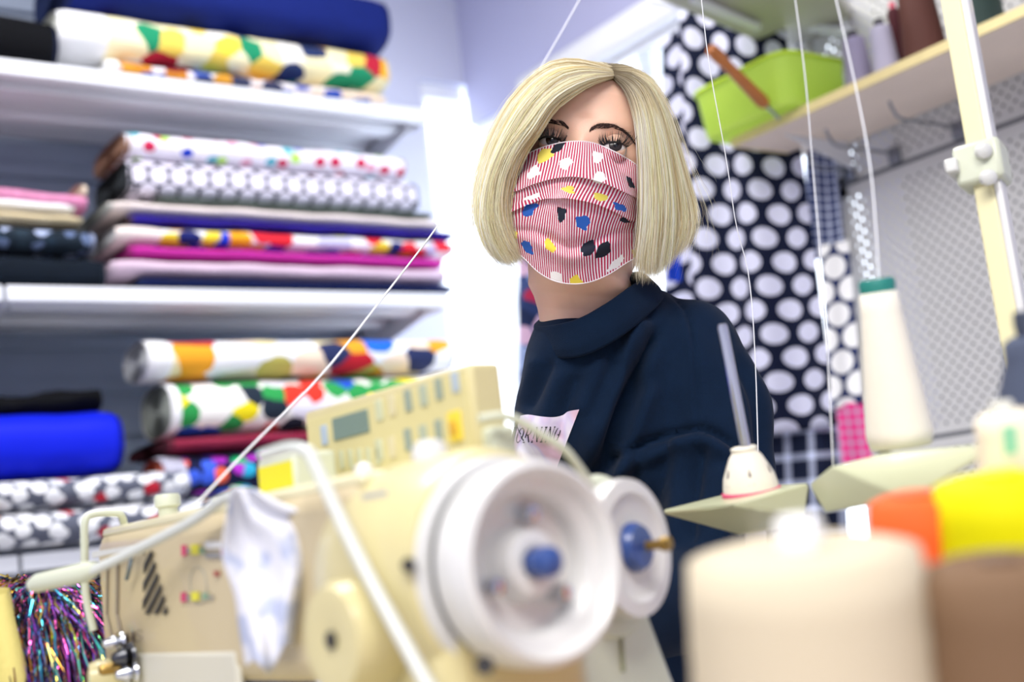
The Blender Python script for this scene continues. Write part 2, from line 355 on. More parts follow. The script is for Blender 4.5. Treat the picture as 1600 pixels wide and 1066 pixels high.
# lower shelf
R = 330
z3 = ZS[2]
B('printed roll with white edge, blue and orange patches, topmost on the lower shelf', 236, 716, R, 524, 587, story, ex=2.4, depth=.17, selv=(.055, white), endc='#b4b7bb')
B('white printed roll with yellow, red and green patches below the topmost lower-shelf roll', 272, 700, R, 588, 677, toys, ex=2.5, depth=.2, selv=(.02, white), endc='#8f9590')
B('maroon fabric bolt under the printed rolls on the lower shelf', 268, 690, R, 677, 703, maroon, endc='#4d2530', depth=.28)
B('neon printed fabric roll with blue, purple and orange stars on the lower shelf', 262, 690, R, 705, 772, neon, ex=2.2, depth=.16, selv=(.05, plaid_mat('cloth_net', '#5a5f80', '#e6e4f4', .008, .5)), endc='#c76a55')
R = 150
def BM(label, px1, yt, yb, m, **k): return bolt(label, -.1, xx(px1, (yt+yb)/2), zz(R, yb), zz(R, yt), m, **k)
BM('black fabric bundle lying on the royal blue roll', 172, 597, 640, black, ex=2.4, depth=.22, endc='#0c0c10', yf=2.56, seed=2, sag=.006)
BM('thick royal blue fabric roll on the lower shelf', 196, 632, 742, royal, ex=2.6, depth=.26, endc='#0b1560')
BM('upper of the two white and grey mottled fabric rolls on the lower shelf', 286, 743, 790, ghost, ex=2.2, depth=.12, yf=2.47, endc='#c7cad6')
BM('lower of the two white and grey mottled fabric rolls on the lower shelf', 326, 790, 849, ghost, ex=2.3, depth=.16, yf=2.46, endc='#c7cad6')
bolt('white fabric bolt at the back of the lower shelf beside the mottled rolls', xx(330, 800), xx(680, 800), z3, zz(330, 774), white, endc='#cfd2da', depth=.25, yf=2.55)
# bottom shelf
bolt('tall folded pale lavender fabric on the bottom shelf', .68, 1.62, ZS[3], ZS[3]+.40, mat('cloth_lavender', '#c9cdea', .8), endc='#b4b8d0', depth=.3, ex=7)
# ================================================================ pegboard stand on the right
XP = 2.0
pegm = mat('pegboard_enamel', '#cfcfce', .45, var=.03, vscale=4)
ps = empty('pegboard_stand', (2.02, 1.2, 0), 'tall pale perforated pegboard stand with slotted upright on the right', 'pegboard')
def pegpanel(y0, y1, z0, z1):
    cw, ch, r = .024, .012, .0034; vs = []; fs = []; k = 8; row = 0; z = z0+.012
    ny = int((y1-y0-.03)/cw)
    ys = y0+.01
    while z+ch < z1-.01:
        off = (cw/2 if row % 2 else 0)
        for i in range(ny):
            a = ys+i*cw+off; b = a+cw; c = z; d = z+ch; o = len(vs); cy, cz = (a+b)/2, (c+d)/2
            vs += [(XP, a, c), (XP, b, c), (XP, b, d), (XP, a, d)]
            vs += [(XP, cy+r*math.cos(pi*(.25+.25*j)-pi), cz+r*math.sin(pi*(.25+.25*j)-pi)) for j in range(k)]
            h = [o+4+j for j in range(k)]   # starts at -135 deg
            fs += [(o, o+1, h[2], h[1], h[0]), (o+1, o+2, h[4], h[3], h[2]), (o+2, o+3, h[6], h[5], h[4]), (o+3, o, h[0], h[7], h[6])]
        row += 1; z += ch
    g = G().add(vs, fs)
    e = XP-.0005
    for (p, q, s_, t) in ((y0, y1, z0, z0+.012), (y0, y1, z, z1), (y0, ys+cw/2, z0, z1), (ys+ny*cw, y1, z0, z1)):
        g.bb((XP-.001, p, s_), (XP+.0015, q, t))
    return mk('perforated_panel', g, pegm, ps, fix=False)
for a, b in ((2.135, 2.60), (1.619, 2.13), (1.098, 1.610), (.58, 1.089)): pegpanel(.66, 1.562, a, b)
mk('back_sheet', G().bb((2.058, .66, .1), (2.062, 1.45, 2.6)), mat('back_sheet_grey', '#6d6f74', .7), ps)  # dark sheet added in place of the shade behind the holes
mk('seam_strip', G().bb((2.0, .66, 1.608), (2.004, 1.562, 1.621)), MC['back_sheet_grey'], ps); mk('seam_strip', G().bb((2.0, .66, 1.087), (2.004, 1.562, 1.1)), MC['back_sheet_grey'], ps)
g = G().bb((1.985, 1.563, 0), (2.02, 1.598, 2.62)); mk('slotted_upright', g, mat('upright_cream', '#e8e8e4', .4), ps, bevel=.002)
slm = mat('slot_dark', '#6c7480', .8)
for i in range(52): mk('slot', G().bb((1.9840, 1.573, 1.02+i*.0245), (1.9862, 1.581, 1.035+i*.0245)), slm, ps)
mk('slotted_upright', G().bb((1.985, .62, 0), (2.02, .655, 2.62)), MC['upright_cream'], ps, bevel=.002)
mk('base_foot', G().bb((1.6, .62, 0), (2.05, 1.598, .09)), steel, ps, bevel=.004)
# header canopy above the stand
q = [hitZ(1003, -12, 1.93), hitZ(1257, 96, 1.93), hitZ(1335, 35, 1.93), hitZ(1200, -150, 1.93)]
cn = mk('canopy_panel', G().prism(q, (0, 0, 1), .03), mat('canopy_grey', '#bdbcb4', .6), ps, bevel=.003)
qa, qb = Vector(q[0]).lerp(q[1], .12), Vector(q[0]).lerp(q[1], .5)
mk('canopy_rail', G().tube([qa+Vector((.02, -.05, -.012)), qb+Vector((.02, -.05, -.012))], .009), steel, cn, smooth='auto')
# wooden shelf board
wood = mat('pine_ply', '#eddccf', .55, var=.12, vscale=9); nt = wood.node_tree
edge = mat('ply_edge', '#e9d79c', .55, var=.1, vscale=40)
ws = empty('wooden_shelf', (1.87, 1.1, 1.69), 'pale plywood shelf board jutting out in front of the pegboard', 'shelf')
mk('board', G().bb((1.754, .62, 1.690), (1.992, 1.587, 1.706)), wood, ws, bevel=.001)
mk('edge_strip', G().bb((1.749, .62, 1.6895), (1.754, 1.587, 1.7065)), edge, ws)
mk('edge_strip', G().bb((1.749, 1.587, 1.6895), (1.992, 1.591, 1.7065)), edge, ws)
for y in (.75, 1.5): mk('bracket', G().prism([(1.985, y, 1.69), (1.80, y, 1.69), (1.985, y, 1.635)], (0, 1, 0), .003), steel, ws)
# hooks
hk = mat('hook_steel', '#8c9098', .3, metal=.9)
for i, (bx, by, tx, ty) in enumerate(((1500, 200, 1432, 181), (1400, 240, 1332, 227), (1330, 268, 1300, 262))):
    b = hitX(bx, by, XP-.001); ln = (.17, .17, .10)[i]
    lab = ('long steel hook under the plywood shelf, nearest the white post', 'middle steel hook on the pegboard seam under the plywood shelf', 'short steel hook at the left end of the pegboard')[i]
    r = empty('pegboard_hook', b, lab, 'hook', 'steel hooks on the pegboard')
    mk('rod', G().tube([b+Vector((0, 0, 0)), b+Vector((-ln, 0, .0)), b+Vector((-ln-.012, 0, .004)), b+Vector((-ln-.022, 0, .018)), b+Vector((-ln-.026, 0, .03))], .0028, 8), hk, r, smooth='auto')
    mk('back_clip', G().bb(b+Vector((-.012, -.012, -.02)), b+Vector((-.001, .012, .012))), hk, r, bevel=.002)
# cones standing on the wooden shelf
def cone(label, base, h, r0_, r1_, m, core='#8d8a92', lean=None, group=None, name='thread_cone', tip='#3c3a40', n=36, ridges=True, ck=1.0, ch=.012):
    root = empty(name, base, label, 'thread cone', group); d = Vector(lean) if lean else Vector((0, 0, 1)); d.normalize()
    pr = [(r0_*.9, .002), (r0_, .010)]; k = 22
    for i in range(1, k):
        t = i/k; pr.append(((r0_*(1-t)+r1_*t)*(1+(.006 if i % 2 and ridges else 0)), .010+(h-.022)*t))
    pr += [(r1_*.975, h-.004), (r1_*.7, h-.001)]
    mk('winding', G().lathe(pr, base, d, n), m, root, smooth=True)
    mk('core', G().lathe([(r1_*.45*ck, h-.006), (r1_*.5*ck, h+ch*.5), (r1_*.44*ck, h+ch), (r1_*.2*ck, h+ch)], base, d, 20), mat('core_'+tip, tip, .5), root, smooth='auto')
    return root
lav = mat('thread_lavender', '#a9a2bf', .7, bump=.4, bscale=500); lav2 = mat('thread_pale_grey', '#bdb9cc', .7)
br = mat('thread_brown', '#5b3a33', .6, bump=.4, bscale=500); dr = mat('thread_dark_red', '#4c2228', .6); gd = mat('thread_dark_green', '#33433f', .6)
def shelf_cone(label, px, w, ytop, m, X=1.85, tip='#3c3a40', r1=.78):
    az = AZ-math.atan((px-800)/F); y = X*math.tan(az-.0); z0 = 1.7075
    # solve for y so that the cone's axis projects to px at mid height
    y = X*math.tan(az)
    for _ in range(6):
        q = proj((X, y, z0+.06)); y += (q[0]-px)*.0011
    d = proj((X, y, z0))[2]; h = .02; w *= 1.2
    for _ in range(40):
        if proj((X, y, z0+h))[1] > ytop: h += .005
    cone(label, Vector((X, y, z0)), h, w*d/F/2, w*d/F/2*r1, m, tip=tip, group='thread cones on the plywood shelf')
shelf_cone('lavender thread cone beside the lime basket on the plywood shelf', 1340, 40, 62, lav)
shelf_cone('pale grey thread cone between the lavender and dark red cones', 1379, 36, 42, lav2, X=1.80)
shelf_cone('slim dark red thread cone with pink top on the plywood shelf', 1408, 22, 14, dr, tip='#d9566c', X=1.88)
shelf_cone('brown thread cone left of the white post on the plywood shelf', 1440, 58, -18, br, X=1.82)
shelf_cone('dark green thread cone right of the white post on the plywood shelf', 1532, 64, -70, gd, X=1.88)
# lime basket
lm = bpy.data.materials.new('lime_plastic'); lm.use_nodes = True; nt = lm.node_tree; MC['lime_plastic'] = lm
b = nt.nodes['Principled BSDF']; b.inputs['Base Color'].default_value = lin('#dcf57a'); b.inputs['Roughness'].default_value = .35
tr = N(nt, 'ShaderNodeBsdfTranslucent'); tr.inputs[0].default_value = lin('#f2ffb4'); mx = N(nt, 'ShaderNodeMixShader'); mx.inputs[0].default_value = .7
nt.links.new(b.outputs[0], mx.inputs[1]); nt.links.new(tr.outputs[0], mx.inputs[2]); nt.links.new(mx.outputs[0], nt.nodes['Material Output'].inputs[0])
bk = empty('plastic_basket', (1.80, 1.51, 1.7085), 'lime green translucent plastic basket on the end of the plywood shelf', 'basket')
def tub(x0, x1, y0, y1, z0, z1, fl, r=.03, th=.0025):
    def ring(e, z):
        out = []
        for cx, cy, a0 in ((x1-r, y1-r, 0), (x0+r, y1-r, 90), (x0+r, y0+r, 180), (x1-r, y0+r, 270)):
            for k in range(7):
                a = math.radians(a0+15*k); out.append(Vector((cx+(r+e)*math.cos(a), cy+(r+e)*math.sin(a), z)))
        return out
    L = [ring(-.02, z0), ring(-.004, z0), ring(0, z0+.006), ring(fl, z1), ring(fl-th, z1), ring(-th, z0+.008), ring(-.02, z0+.005)]
    n = len(L[0]); g = G(); vs = [p for l in L for p in l]
    fs = [(i*n+k, i*n+(k+1) % n, (i+1)*n+(k+1) % n, (i+1)*n+k) for i in range(len(L)-1) for k in range(n)]
    fs += [tuple(range(n))[::-1], tuple((len(L)-1)*n+k for k in range(n))]
    return g.add(vs, fs), ring(fl+.003, z1)
g, rim = tub(1.705, 1.88, 1.40, 1.625, 1.7085, 1.80, .008)
mk('tub', g, lm, bk, smooth='auto'); mk('rim', G().tube(rim, .0035, 8, closed=True), mat('lime_rim', '#c9ea3c', .4), bk, smooth='auto')
# wooden handled tool leaning in the basket
a, bb_ = P(1108, 74, 2.20), P(1218, 186, 2.27)
tl = empty('wooden_handle_tool', a, 'tool with a turned wooden handle leaning out of the lime basket', 'tool')
dv = (bb_-a); L_ = dv.length
hm = mat('handle_wood', '#b06a34', .4, var=.25, vscale=60)
mk('handle', G().lathe([(.006, 0), (.011, .004), (.0125, .02), (.010, .05), (.0125, L_*.75), (.009, L_*.8)], a, dv, 20), hm, tl, smooth='auto')
mk('shank', G().tube([a+dv*.78, a+dv*1.0], .003, 8), hk, tl)
# ================================================================ hanging fabrics
hang = dot_mat('cloth_dots_hanging', '#0a122c', '#d2d3e8', .0635, .0222)
hrail = empty('hanging_rail', (1.9, 1.74, 2.16), 'white metal rail carrying the hanging dotted fabrics', 'rail')
mk('bar', G().tube([P(1020, 0, 2.66), P(1330, 52, 2.46)], .010), steel, hrail, smooth='auto')
for t in (.02, .98):
    p = P(1020, 0, 2.66).lerp(P(1330, 52, 2.46), t); mk('drop_rod', G().tube([p, Vector((p.x, p.y, 2.86))], .005), steel, hrail)
def drape(name, label, cat, tl_, tr_, bl_, br_, m, folds, amp, ph, top=None, solid=.001, nu=90, nv=40, uvs=1.0, group=None, tw=0.):
    A, B_, C_, D_ = (Vector(q) for q in (tl_, tr_, bl_, br_)); W_ = (B_-A).length; H_ = (C_-A).length
    nrm = (B_-A).cross(Vector((0, 0, 1))).normalized()
    def fn(u, v):
        p = A.lerp(B_, u).lerp(C_.lerp(D_, u), v)
        a = amp*(.35+.65*v)*(math.sin(folds*2*pi*u+ph+tw*v)+.4*math.sin(folds*4.7*u+ph*2+v*1.4))
        return p+nrm*a
    return tag(mk(name, G().grid(fn, nu, nv, lambda u, v: (u*W_*1.08*uvs, -v*H_*uvs)), m, None, smooth=True, solid=solid), label, cat, group)
drape('polka_dot_fabric', 'navy fabric with large white polka dots hanging in folds behind her shoulder', 'fabric', P(1062, 18, 2.60), P(1228, 46, 2.48), P(1098, 690, 2.62), P(1312, 665, 2.45), hang, 2.2, .016, .6)
drape('polka_dot_fabric', 'darker strip of polka dot fabric hanging left of the wide one, beside her hair', 'fabric', P(1035, 60, 2.74), P(1085, 30, 2.70), P(1040, 640, 2.76), P(1135, 650, 2.70), hang, 1.3, .012, 2.2)
pl = plaid_mat('cloth_plaid', '#141c33', '#c9d2ec', .055, .28)
drape('plaid_fabric', 'navy and white plaid fabric hanging below the polka dot fabric', 'fabric', P(1180, 600, 2.56), P(1312, 590, 2.50), P(1190, 860, 2.58), P(1325, 850, 2.50), pl, 1.6, .014, 1.0)
drape('plaid_fabric', 'blue and white checked strip hanging between the dots and the upright', 'fabric', P(1258, 215, 2.50), P(1303, 220, 2.48), P(1262, 410, 2.50), P(1322, 400, 2.46), plaid_mat('cloth_check', '#2b3a6a', '#dfe6fa', .018, .3), 1.2, .008, 0)
drape('polka_dot_fabric', 'narrow blue fabric with large white dots hanging beside the slotted upright', 'fabric', P(1280, 385, 2.44), P(1326, 375, 2.43), P(1300, 640, 2.44), P(1348, 630, 2.42), dot_mat('cloth_dots_blue', '#22305e', '#ffffff', .056, .0235), 1.0, .006, .5)
drape('pink_fabric', 'pink and grey checked fabric piece hanging below the blue dotted strip', 'fabric', P(1304, 632, 2.44), P(1352, 628, 2.42), P(1316, 730, 2.44), P(1366, 728, 2.42), plaid_mat('cloth_pink_check', '#ec3f8f', '#c9a9c9', .02, .3), 1.0, .004, .5)
drape('patterned_scarf', 'dark blue and red patterned fabric strip hanging behind her neck', 'fabric', P(812, 190, 2.45), P(856, 190, 2.43), P(812, 760, 2.45), P(868, 760, 2.43), print_mat('print_scarf', '#3a4a78', ['#26345e', '#a32a4a', '#8fa0c8', '#c6a6c0', '#1b2648'], 26, .5, 3.9), 1.0, .006, .5)
sp_ = P(836, 400, 2.49); cs = empty('clothes_stand', (sp_.x, sp_.y, 0), 'slim white stand behind the woman that carries the patterned fabric strip', 'stand')
mk('pole', G().tube([(sp_.x, sp_.y, .02), (sp_.x, sp_.y, P(836, 200, 2.49).z)], .006), steel, cs, smooth='auto')
mk('crossbar', G().tube([P(810, 190, 2.455), P(858, 190, 2.435)], .005), steel, cs, smooth='auto')
mk('base', G().lathe([(.14, 0), (.14, .012), (.02, .02)], (sp_.x, sp_.y, 0), (0, 0, 1), 32), steel, cs, smooth='auto')
drape('blue_fabric', 'bright blue cloth scrap hanging behind the tips of her hair', 'fabric', P(1040, 385, 2.6), P(1062, 385, 2.6), P(1042, 440, 2.6), P(1064, 440, 2.6), mat('cloth_bright_blue', '#1c3fb4', .8), 1.0, .004, .5)
# ================================================================ the woman
root = P(965, 1120, 1.40)
person = empty('person', (root.x, root.y, 0), 'blonde woman in a dark navy mock-neck sweatshirt and red striped face mask, looking up aside', 'person')
skin = mat('skin', '#edc0a6', .48, var=.06, vscale=35, bump=.12, bscale=900, sss=.25)
# ---- head frame (centimetres): x to her left ear (picture right), y up, z out of the face
EYE = P(909, 225, 1.165); zc = (CAM-EYE).normalized(); xc = UP.cross(zc).normalized(); yc_ = zc.cross(xc)
base = Matrix((xc, yc_, zc)).transposed()
R = base @ Matrix.Rotation(math.radians(-6), 3, 'Z') @ Matrix.Rotation(math.radians(-14), 3, 'X') @ Matrix.Rotation(math.radians(-7), 3, 'Y')
ORG = EYE - R @ Vector((0, 0, .090))
def H(x, y, z): return ORG + R @ Vector((x*.01, y*.01, z*.01))
hs = [-21, -19, -17, -15, -13.6, -12.6, -11.8, -10.8, -9, -7, -5, -3, -1, 1, 3, 5, 7, 7.7, 8.4, 8.9, 9.2, 9.35]
ta = [3.6, 4.8, 4.7, 4.7, 4.9, 5.3, 5.1, 5.0, 5.6, 6.3, 6.7, 7.0, 7.2, 7.35, 7.4, 7.3, 6.8, 5.9, 4.7, 3.2, 1.5, .1]
tf = [1.8, 3.6, 3.8, 4.1, 4.9, 6.2, 7.6, 8.4, 8.7, 8.8, 8.9, 9.0, 9.1, 9.2, 9.3, 9.1, 8.4, 7.3, 5.8, 4.0, 1.9, .1]
tb = [6.4, 6.1, 6.2, 6.3, 6.3, 6.2, 6.2, 6.3, 6.9, 7.8, 8.7, 9.4, 9.8, 10, 10, 9.8, 9.1, 8.0, 6.4, 4.4, 2.1, .1]
def gs(x, c, s): return math.exp(-((x-c)/s)**2)
def head_pt(th, h, feat=True):
    a = float(np.interp(h, hs, ta)); f = float(np.interp(h, hs, tf)); b = float(np.interp(h, hs, tb))
    s, c = math.sin(th), math.cos(th); e = 2/2.25 if c > 0 else 2/2.1
    x = math.copysign(abs(s)**e, s)*a; z = math.copysign(abs(c)**e, c)*(f if c > 0 else b)
    k = max(0, min(1, (-11-h)/6)); x += 1.5*k
    if feat and c > 0:
        ax = abs(x); w_ = min(1, c*2.5)
        d = .28*gs(ax, 2.8, 2.2)*gs(h, 2.1, .8) - 1.0*gs(ax, 3.1, 1.5)*gs(h, 0, 1.15) - .25*gs(ax, 0, 1.0)*gs(h, 2.0, 1.2)
        d += gs(x, 0, .95)*float(np.interp(h, [-6, -5.4, -4.7, -4, -2, 0, 1.2, 2.4], [0, .4, 2.0, 2.5, 1.6, .75, .35, 0]))
        d += .35*gs(ax, 4.9, 1.6)*gs(h, -2.8, 1.5) - .25*gs(ax, 6.4, 1.2)*gs(h, 2.5, 2) + .45*gs(x, 0, 2.0)*gs(h, -7.3, .55) + .3*gs(x, 0, 1.6)*gs(h, -10, 1.0) - .25*gs(x, 0, 1.9)*gs(h, -8.3, .35)
        d += .5*gs(ax, 1.3, .55)*gs(h, -4.9, .6)
        z += d*w_
    return x, z
hv = np.interp(np.linspace(0, 1, 240), [0, .18, .38, .75, 1], [-21, -13, -4.5, 5, 9.35])
nT = 256; vs = []
for h in hv:
    for k in range(nT):
        s = -1+2*k/nT; th = pi*(.55*s+.45*s**3); x, z = head_pt(th, h); vs.append(H(x, h, z))
fs = [(j*nT+k, j*nT+(k+1) % nT, (j+1)*nT+(k+1) % nT, (j+1)*nT+k) for j in range(len(hv)-1) for k in range(nT)]
fs += [tuple(range(nT))[::-1], tuple((len(hv)-1)*nT+k for k in range(nT))]
gb = G().add(vs, fs)
headbvh = BVHTree.FromPolygons(vs, fs[:-2])
EC = [(-2.98, 0.05, 7.95), (2.98, -.05, 7.95)]; ER = 1.22
def sph(c, r, th, ph): return H(c[0]+r*math.sin(th)*math.cos(ph), c[1]+r*math.sin(ph), c[2]+r*math.cos(th)*math.cos(ph))
D2 = math.radians
def lid_up(t): return D2(17)*max(0, 1-t*t)**.75-D2(1)
def lid_lo(t): return -D2(19)*max(0, 1-t*t)**.8-D2(1)
for si, c in enumerate(EC):
    sg = 1 if c[0] > 0 else -1
    def up(u, v, c=c, sg=sg):
        t = -1+2*u; th = D2(62)*t; ph = lid_up(t)+(D2(66)-lid_up(t))*v + D2(3)*t*sg*(1-v)
        r = 1.29+.10*math.sin(min(1, v*2.4)*pi)*.6-.07*gs(v, .46, .07)+.28*max(0, v-.5)
        if v == 0: r = 1.235
        return sph(c, r, th*(1+.15*v), ph)
    def lo(u, v, c=c, sg=sg):
        t = -1+2*u; th = D2(62)*t; ph = lid_lo(t)+(D2(-66)-lid_lo(t))*v + D2(3)*t*sg*(1-v)
        r = 1.265-.12*v
        if v == 0: r = 1.235
        return sph(c, r, th*(1+.15*v), ph)
    gb.grid(up, 30, 14); gb.grid(lo, 30, 10)
tmpg = G().add(gb.v, [f for f in gb.f if len(f) == 4])
for c in EC: tmpg.grid(lambda u, v: sph(c, ER+.03, 2*pi*u, -pi/2+pi*v), 40, 24)
facebvh = BVHTree.FromPolygons(tmpg.v, tmpg.f)
# ears
for sg in (-1, 1):
    def ear(u, v, sg=sg):
        a = 2*pi*u; r = v; ex = 1.0*(1+.15*math.cos(a)); ey = 3.0
        yy = -1.2+ey*r*math.sin(a)+.3; zz_ = -.6+1.7*r*math.cos(a)-.4*math.sin(a)*r
        out = 7.0+.55*r+ (.35 if .75 < r < .97 else 0)+.25*max(0, -math.cos(a))*r
        return H(sg*out, yy, zz_)
    gb.grid(ear, 28, 9)
    gb.grid(lambda u, v, sg=sg: H(sg*(6.6+.2*v), -.9+2.9*v*math.sin(2*pi*u), -.6+1.6*v*math.cos(2*pi*u)), 28, 4)
# hands: palm, four fingers and a thumb, resting near the machine
def hand(w_, dirv, upv, g, sc_=1.0):
    d = Vector(dirv).normalized(); u = Vector(upv).normalized(); s = d.cross(u).normalized(); u = s.cross(d)
    def palm(a, b):
        t = b; wd = (.026+.016*min(1, t*1.6))*sc_; tk = (.021-.006*t)*sc_; an = 2*pi*a
        if t in (0, 1): wd *= .9; tk *= .8
        return w_+d*(t*.085*sc_)+s*(wd*math.cos(an))+u*(tk*math.sin(an)*.75)
    g.grid(palm, 16, 8)
    for i, (off, ln, r) in enumerate(((-.030, .068, .0086), (-.010, .076, .0090), (.010, .071, .0086), (.029, .056, .0076))):
        p = w_+d*.078*sc_+s*off*sc_; pts = [p]; ang = .15
        for q in (.42, .30, .28):
            ang += .28; pts.append(pts[-1]+(d*math.cos(ang)-u*math.sin(ang))*ln*q*sc_)
        g.tube(crv(pts, 10), [r*sc_*(1.05-.035*k) for k in range(9)]+[r*.45*sc_], 10)
    p = w_+d*.02*sc_-s*.030*sc_
    g.tube(crv([p, p+(d*.5-s*.75)*.035, p+(d*.5-s*.75)*.035+(d*.9-s*.25-u*.3)*.032, p+(d*.5-s*.75)*.035+(d*.9-s*.1-u*.5)*.055], 10), [.0125, .012, .0118, .011, .0105, .010, .0098, .0092, .0085, .005], 10)
wl = P(905, 985, 1.00); wr = P(800, 990, 1.06)
hd = Vector((-.75, .35, -.28)); hd.normalize()
el_l, el_r = P(1105, 935, 1.12), P(840, 985, 1.30)
for w_, e_ in ((wl, el_l), (wr, el_r)):
    dv_ = (w_-e_).normalized(); gb.tube([e_.lerp(w_, .6), e_.lerp(w_, .9), w_+dv_*.01], [.033, .027, .024], 16)
    hand(w_, dv_+Vector((-.2, 0, -.15)), (0, 0, 1), gb)
body = mk('body', gb, skin, person, smooth=True, fix=True)
# ---- eyes
sclera = mat('eye_white', '#cfc8c6', .15, coat=.6); irism = mat('iris_brown', '#1c0e08', .3, coat=.15, var=.3, vscale=900); pup = mat('pupil', '#020202', .1, coat=.3)
GZ = Vector((.16, .13, 1)).normalized()
for c in EC:
    cc = H(*c); gz = (R @ GZ).normalized(); g = G()
    g.grid(lambda u, v: sph(c, ER, 2*pi*u, -pi/2+pi*v), 32, 20)
    e = mk('eyeball', g, sclera, body, smooth=True)
    mk('iris', G().lathe([(ER*.01*math.sin(a), ER*.01*math.cos(a)+.0003*1) for a in np.linspace(D2(30), .02, 8)], cc, gz, 32), irism, body, smooth=True)
    mk('pupil', G().lathe([(ER*.0101*math.sin(a), ER*.0101*math.cos(a)+.00045) for a in np.linspace(D2(12), .02, 4)], cc, gz, 24), pup, body, smooth=True)
# ---- brows, lashes
def ribbon(g, pts, wds, side):
    vs = []; n = len(pts)
    for p, w_ in zip(pts, wds): vs += [p-side*w_/2, p+side*w_/2]
    return g.add(vs, [(2*i, 2*i+1, 2*i+3, 2*i+2) for i in range(n-1)])
def onhead(px, py, off=.0006):
    r = ray(px, py); hh = headbvh.ray_cast(CAM, r.normalized())
    return (hh[0]+hh[1]*off*(1 if hh[1].dot(r) < 0 else -1)) if hh[0] else P(px, py, 1.18)
browm = mat('brow_hair', '#3a2a26', .6)
for pl_, th_ in (([(889, 201), (880, 194.5), (866, 190.5), (852, 190.5), (839, 194), (827, 200), (818, 207)], [6, 8.5, 8, 6.5, 4.5, 3, 1.5]),
                 ([(921, 205), (930, 199), (942, 197), (957, 197.5), (971, 203), (982, 212), (991, 224)], [6, 9, 9, 7, 5, 3.5, 1.5])):
    g = G(); path = cr(pl_, 60); tw = np.interp(np.linspace(0, 1, 60), np.linspace(0, 1, 7), th_)*.8
    for _ in range(330):
        i = rng.randint(0, 58); o = (rng.rand()-.5)*tw[i]; t = path[i+1]-path[i]; t /= np.linalg.norm(t); ln = 5+4*rng.rand()
        up_ = np.array((0, -1.)) if i < 14 else np.array((0, -.35))
        dr_ = t*.9+up_*(.7 if i < 14 else .5)*(1 if o > -tw[i]*.2 else .2)+rng.randn(2)*.12; dr_ /= np.linalg.norm(dr_)
        q = path[i]+np.array((0, o)); a, b_, c_ = q, q+dr_*ln*.5, q+dr_*ln*.9+t*ln*.15
        ribbon(g, [onhead(*a, .0003), onhead(*b_, .0010), onhead(*c_, .0007)], [.00045, .0004, .0001], UP if abs(dr_[0]) > .6 else RT)
    mk('eyebrow', g, browm, body)
lashm = mat('lash_black', '#08060a', .5)
for c in EC:
    sg = 1 if c[0] > 0 else -1; g = G()
    edge_ = []
    for i in range(41):
        t = -1+2*i/40; edge_.append(sph(c, 1.30, D2(62)*t, lid_up(t)+D2(3)*t*sg+.02))
    g.tube(edge_, [.0002+.0008*math.sin(pi*min(1, .05+i/41)) for i in range(41)], 6)
    for _ in range(95):
        t = rng.uniform(-.9, .97); out = t*sg
        th = D2(62)*t; ph = lid_up(t)+D2(3)*t*sg
        n0 = Vector((math.sin(th)*.9+.25*t, .35, math.cos(th))).normalized(); ln = .75+.25*out+.12*rng.randn()
        ln = max(.4, ln)
        p0 = Vector((c[0]+1.30*math.sin(th)*math.cos(ph), c[1]+1.30*math.sin(ph), c[2]+1.30*math.cos(th)*math.cos(ph)))
        fan = Vector((t*.55+rng.randn()*.12, 0, 0)); pts = []
        for k in range(6):
            q = k/5; v_ = p0+n0*ln*(q*.75-.25*q*q)+Vector((0, 1, 0))*ln*(.95*q*q+.12*q)+fan*ln*q
            pts.append(H(*v_))
        sd = (pts[-1]-pts[0]).cross(zc).normalized(); ribbon(g, pts, [.0005, .00048, .0004, .0003, .0002, .00005], sd)
    mk('eyelashes', g, lashm, body)
# ---- face mask
rows = [
 [(782, 264), (810, 247.5), (847, 230.6), (881, 222.5), (908, 221), (932, 225), (960, 237), (988, 253), (1008, 270)],
 [(781, 303), (808, 298), (835, 287), (870, 278), (903, 276.5), (940, 285), (975, 300), (992, 308), (1009, 318)],
 [(780, 340), (806, 328), (845, 312), (868, 310), (888, 310), (925, 317), (960, 331), (985, 344), (1009, 352)],
 [(783, 366), (808, 362), (835, 364), (862, 374), (887, 384), (915, 380), (950, 366), (980, 360), (1009, 362)],
 [(796, 392), (815, 400), (840, 424), (864, 438), (891, 443.5), (920, 441), (950, 429), (980, 410), (1006, 396)]]
RW = [np.array(cr(r_, 121)) for r_ in rows]
cd_ = [1.150, 1.118, 1.118, 1.130, 1.146]     # depth on the centre line for each row
sd_ = [1.215, 1.215, 1.215, 1.212, 1.205]
pleats = (0.25, 0.5)
vlist = sorted(set([i/100 for i in range(101)]+[.2499, .2501, .4999, .5001]))
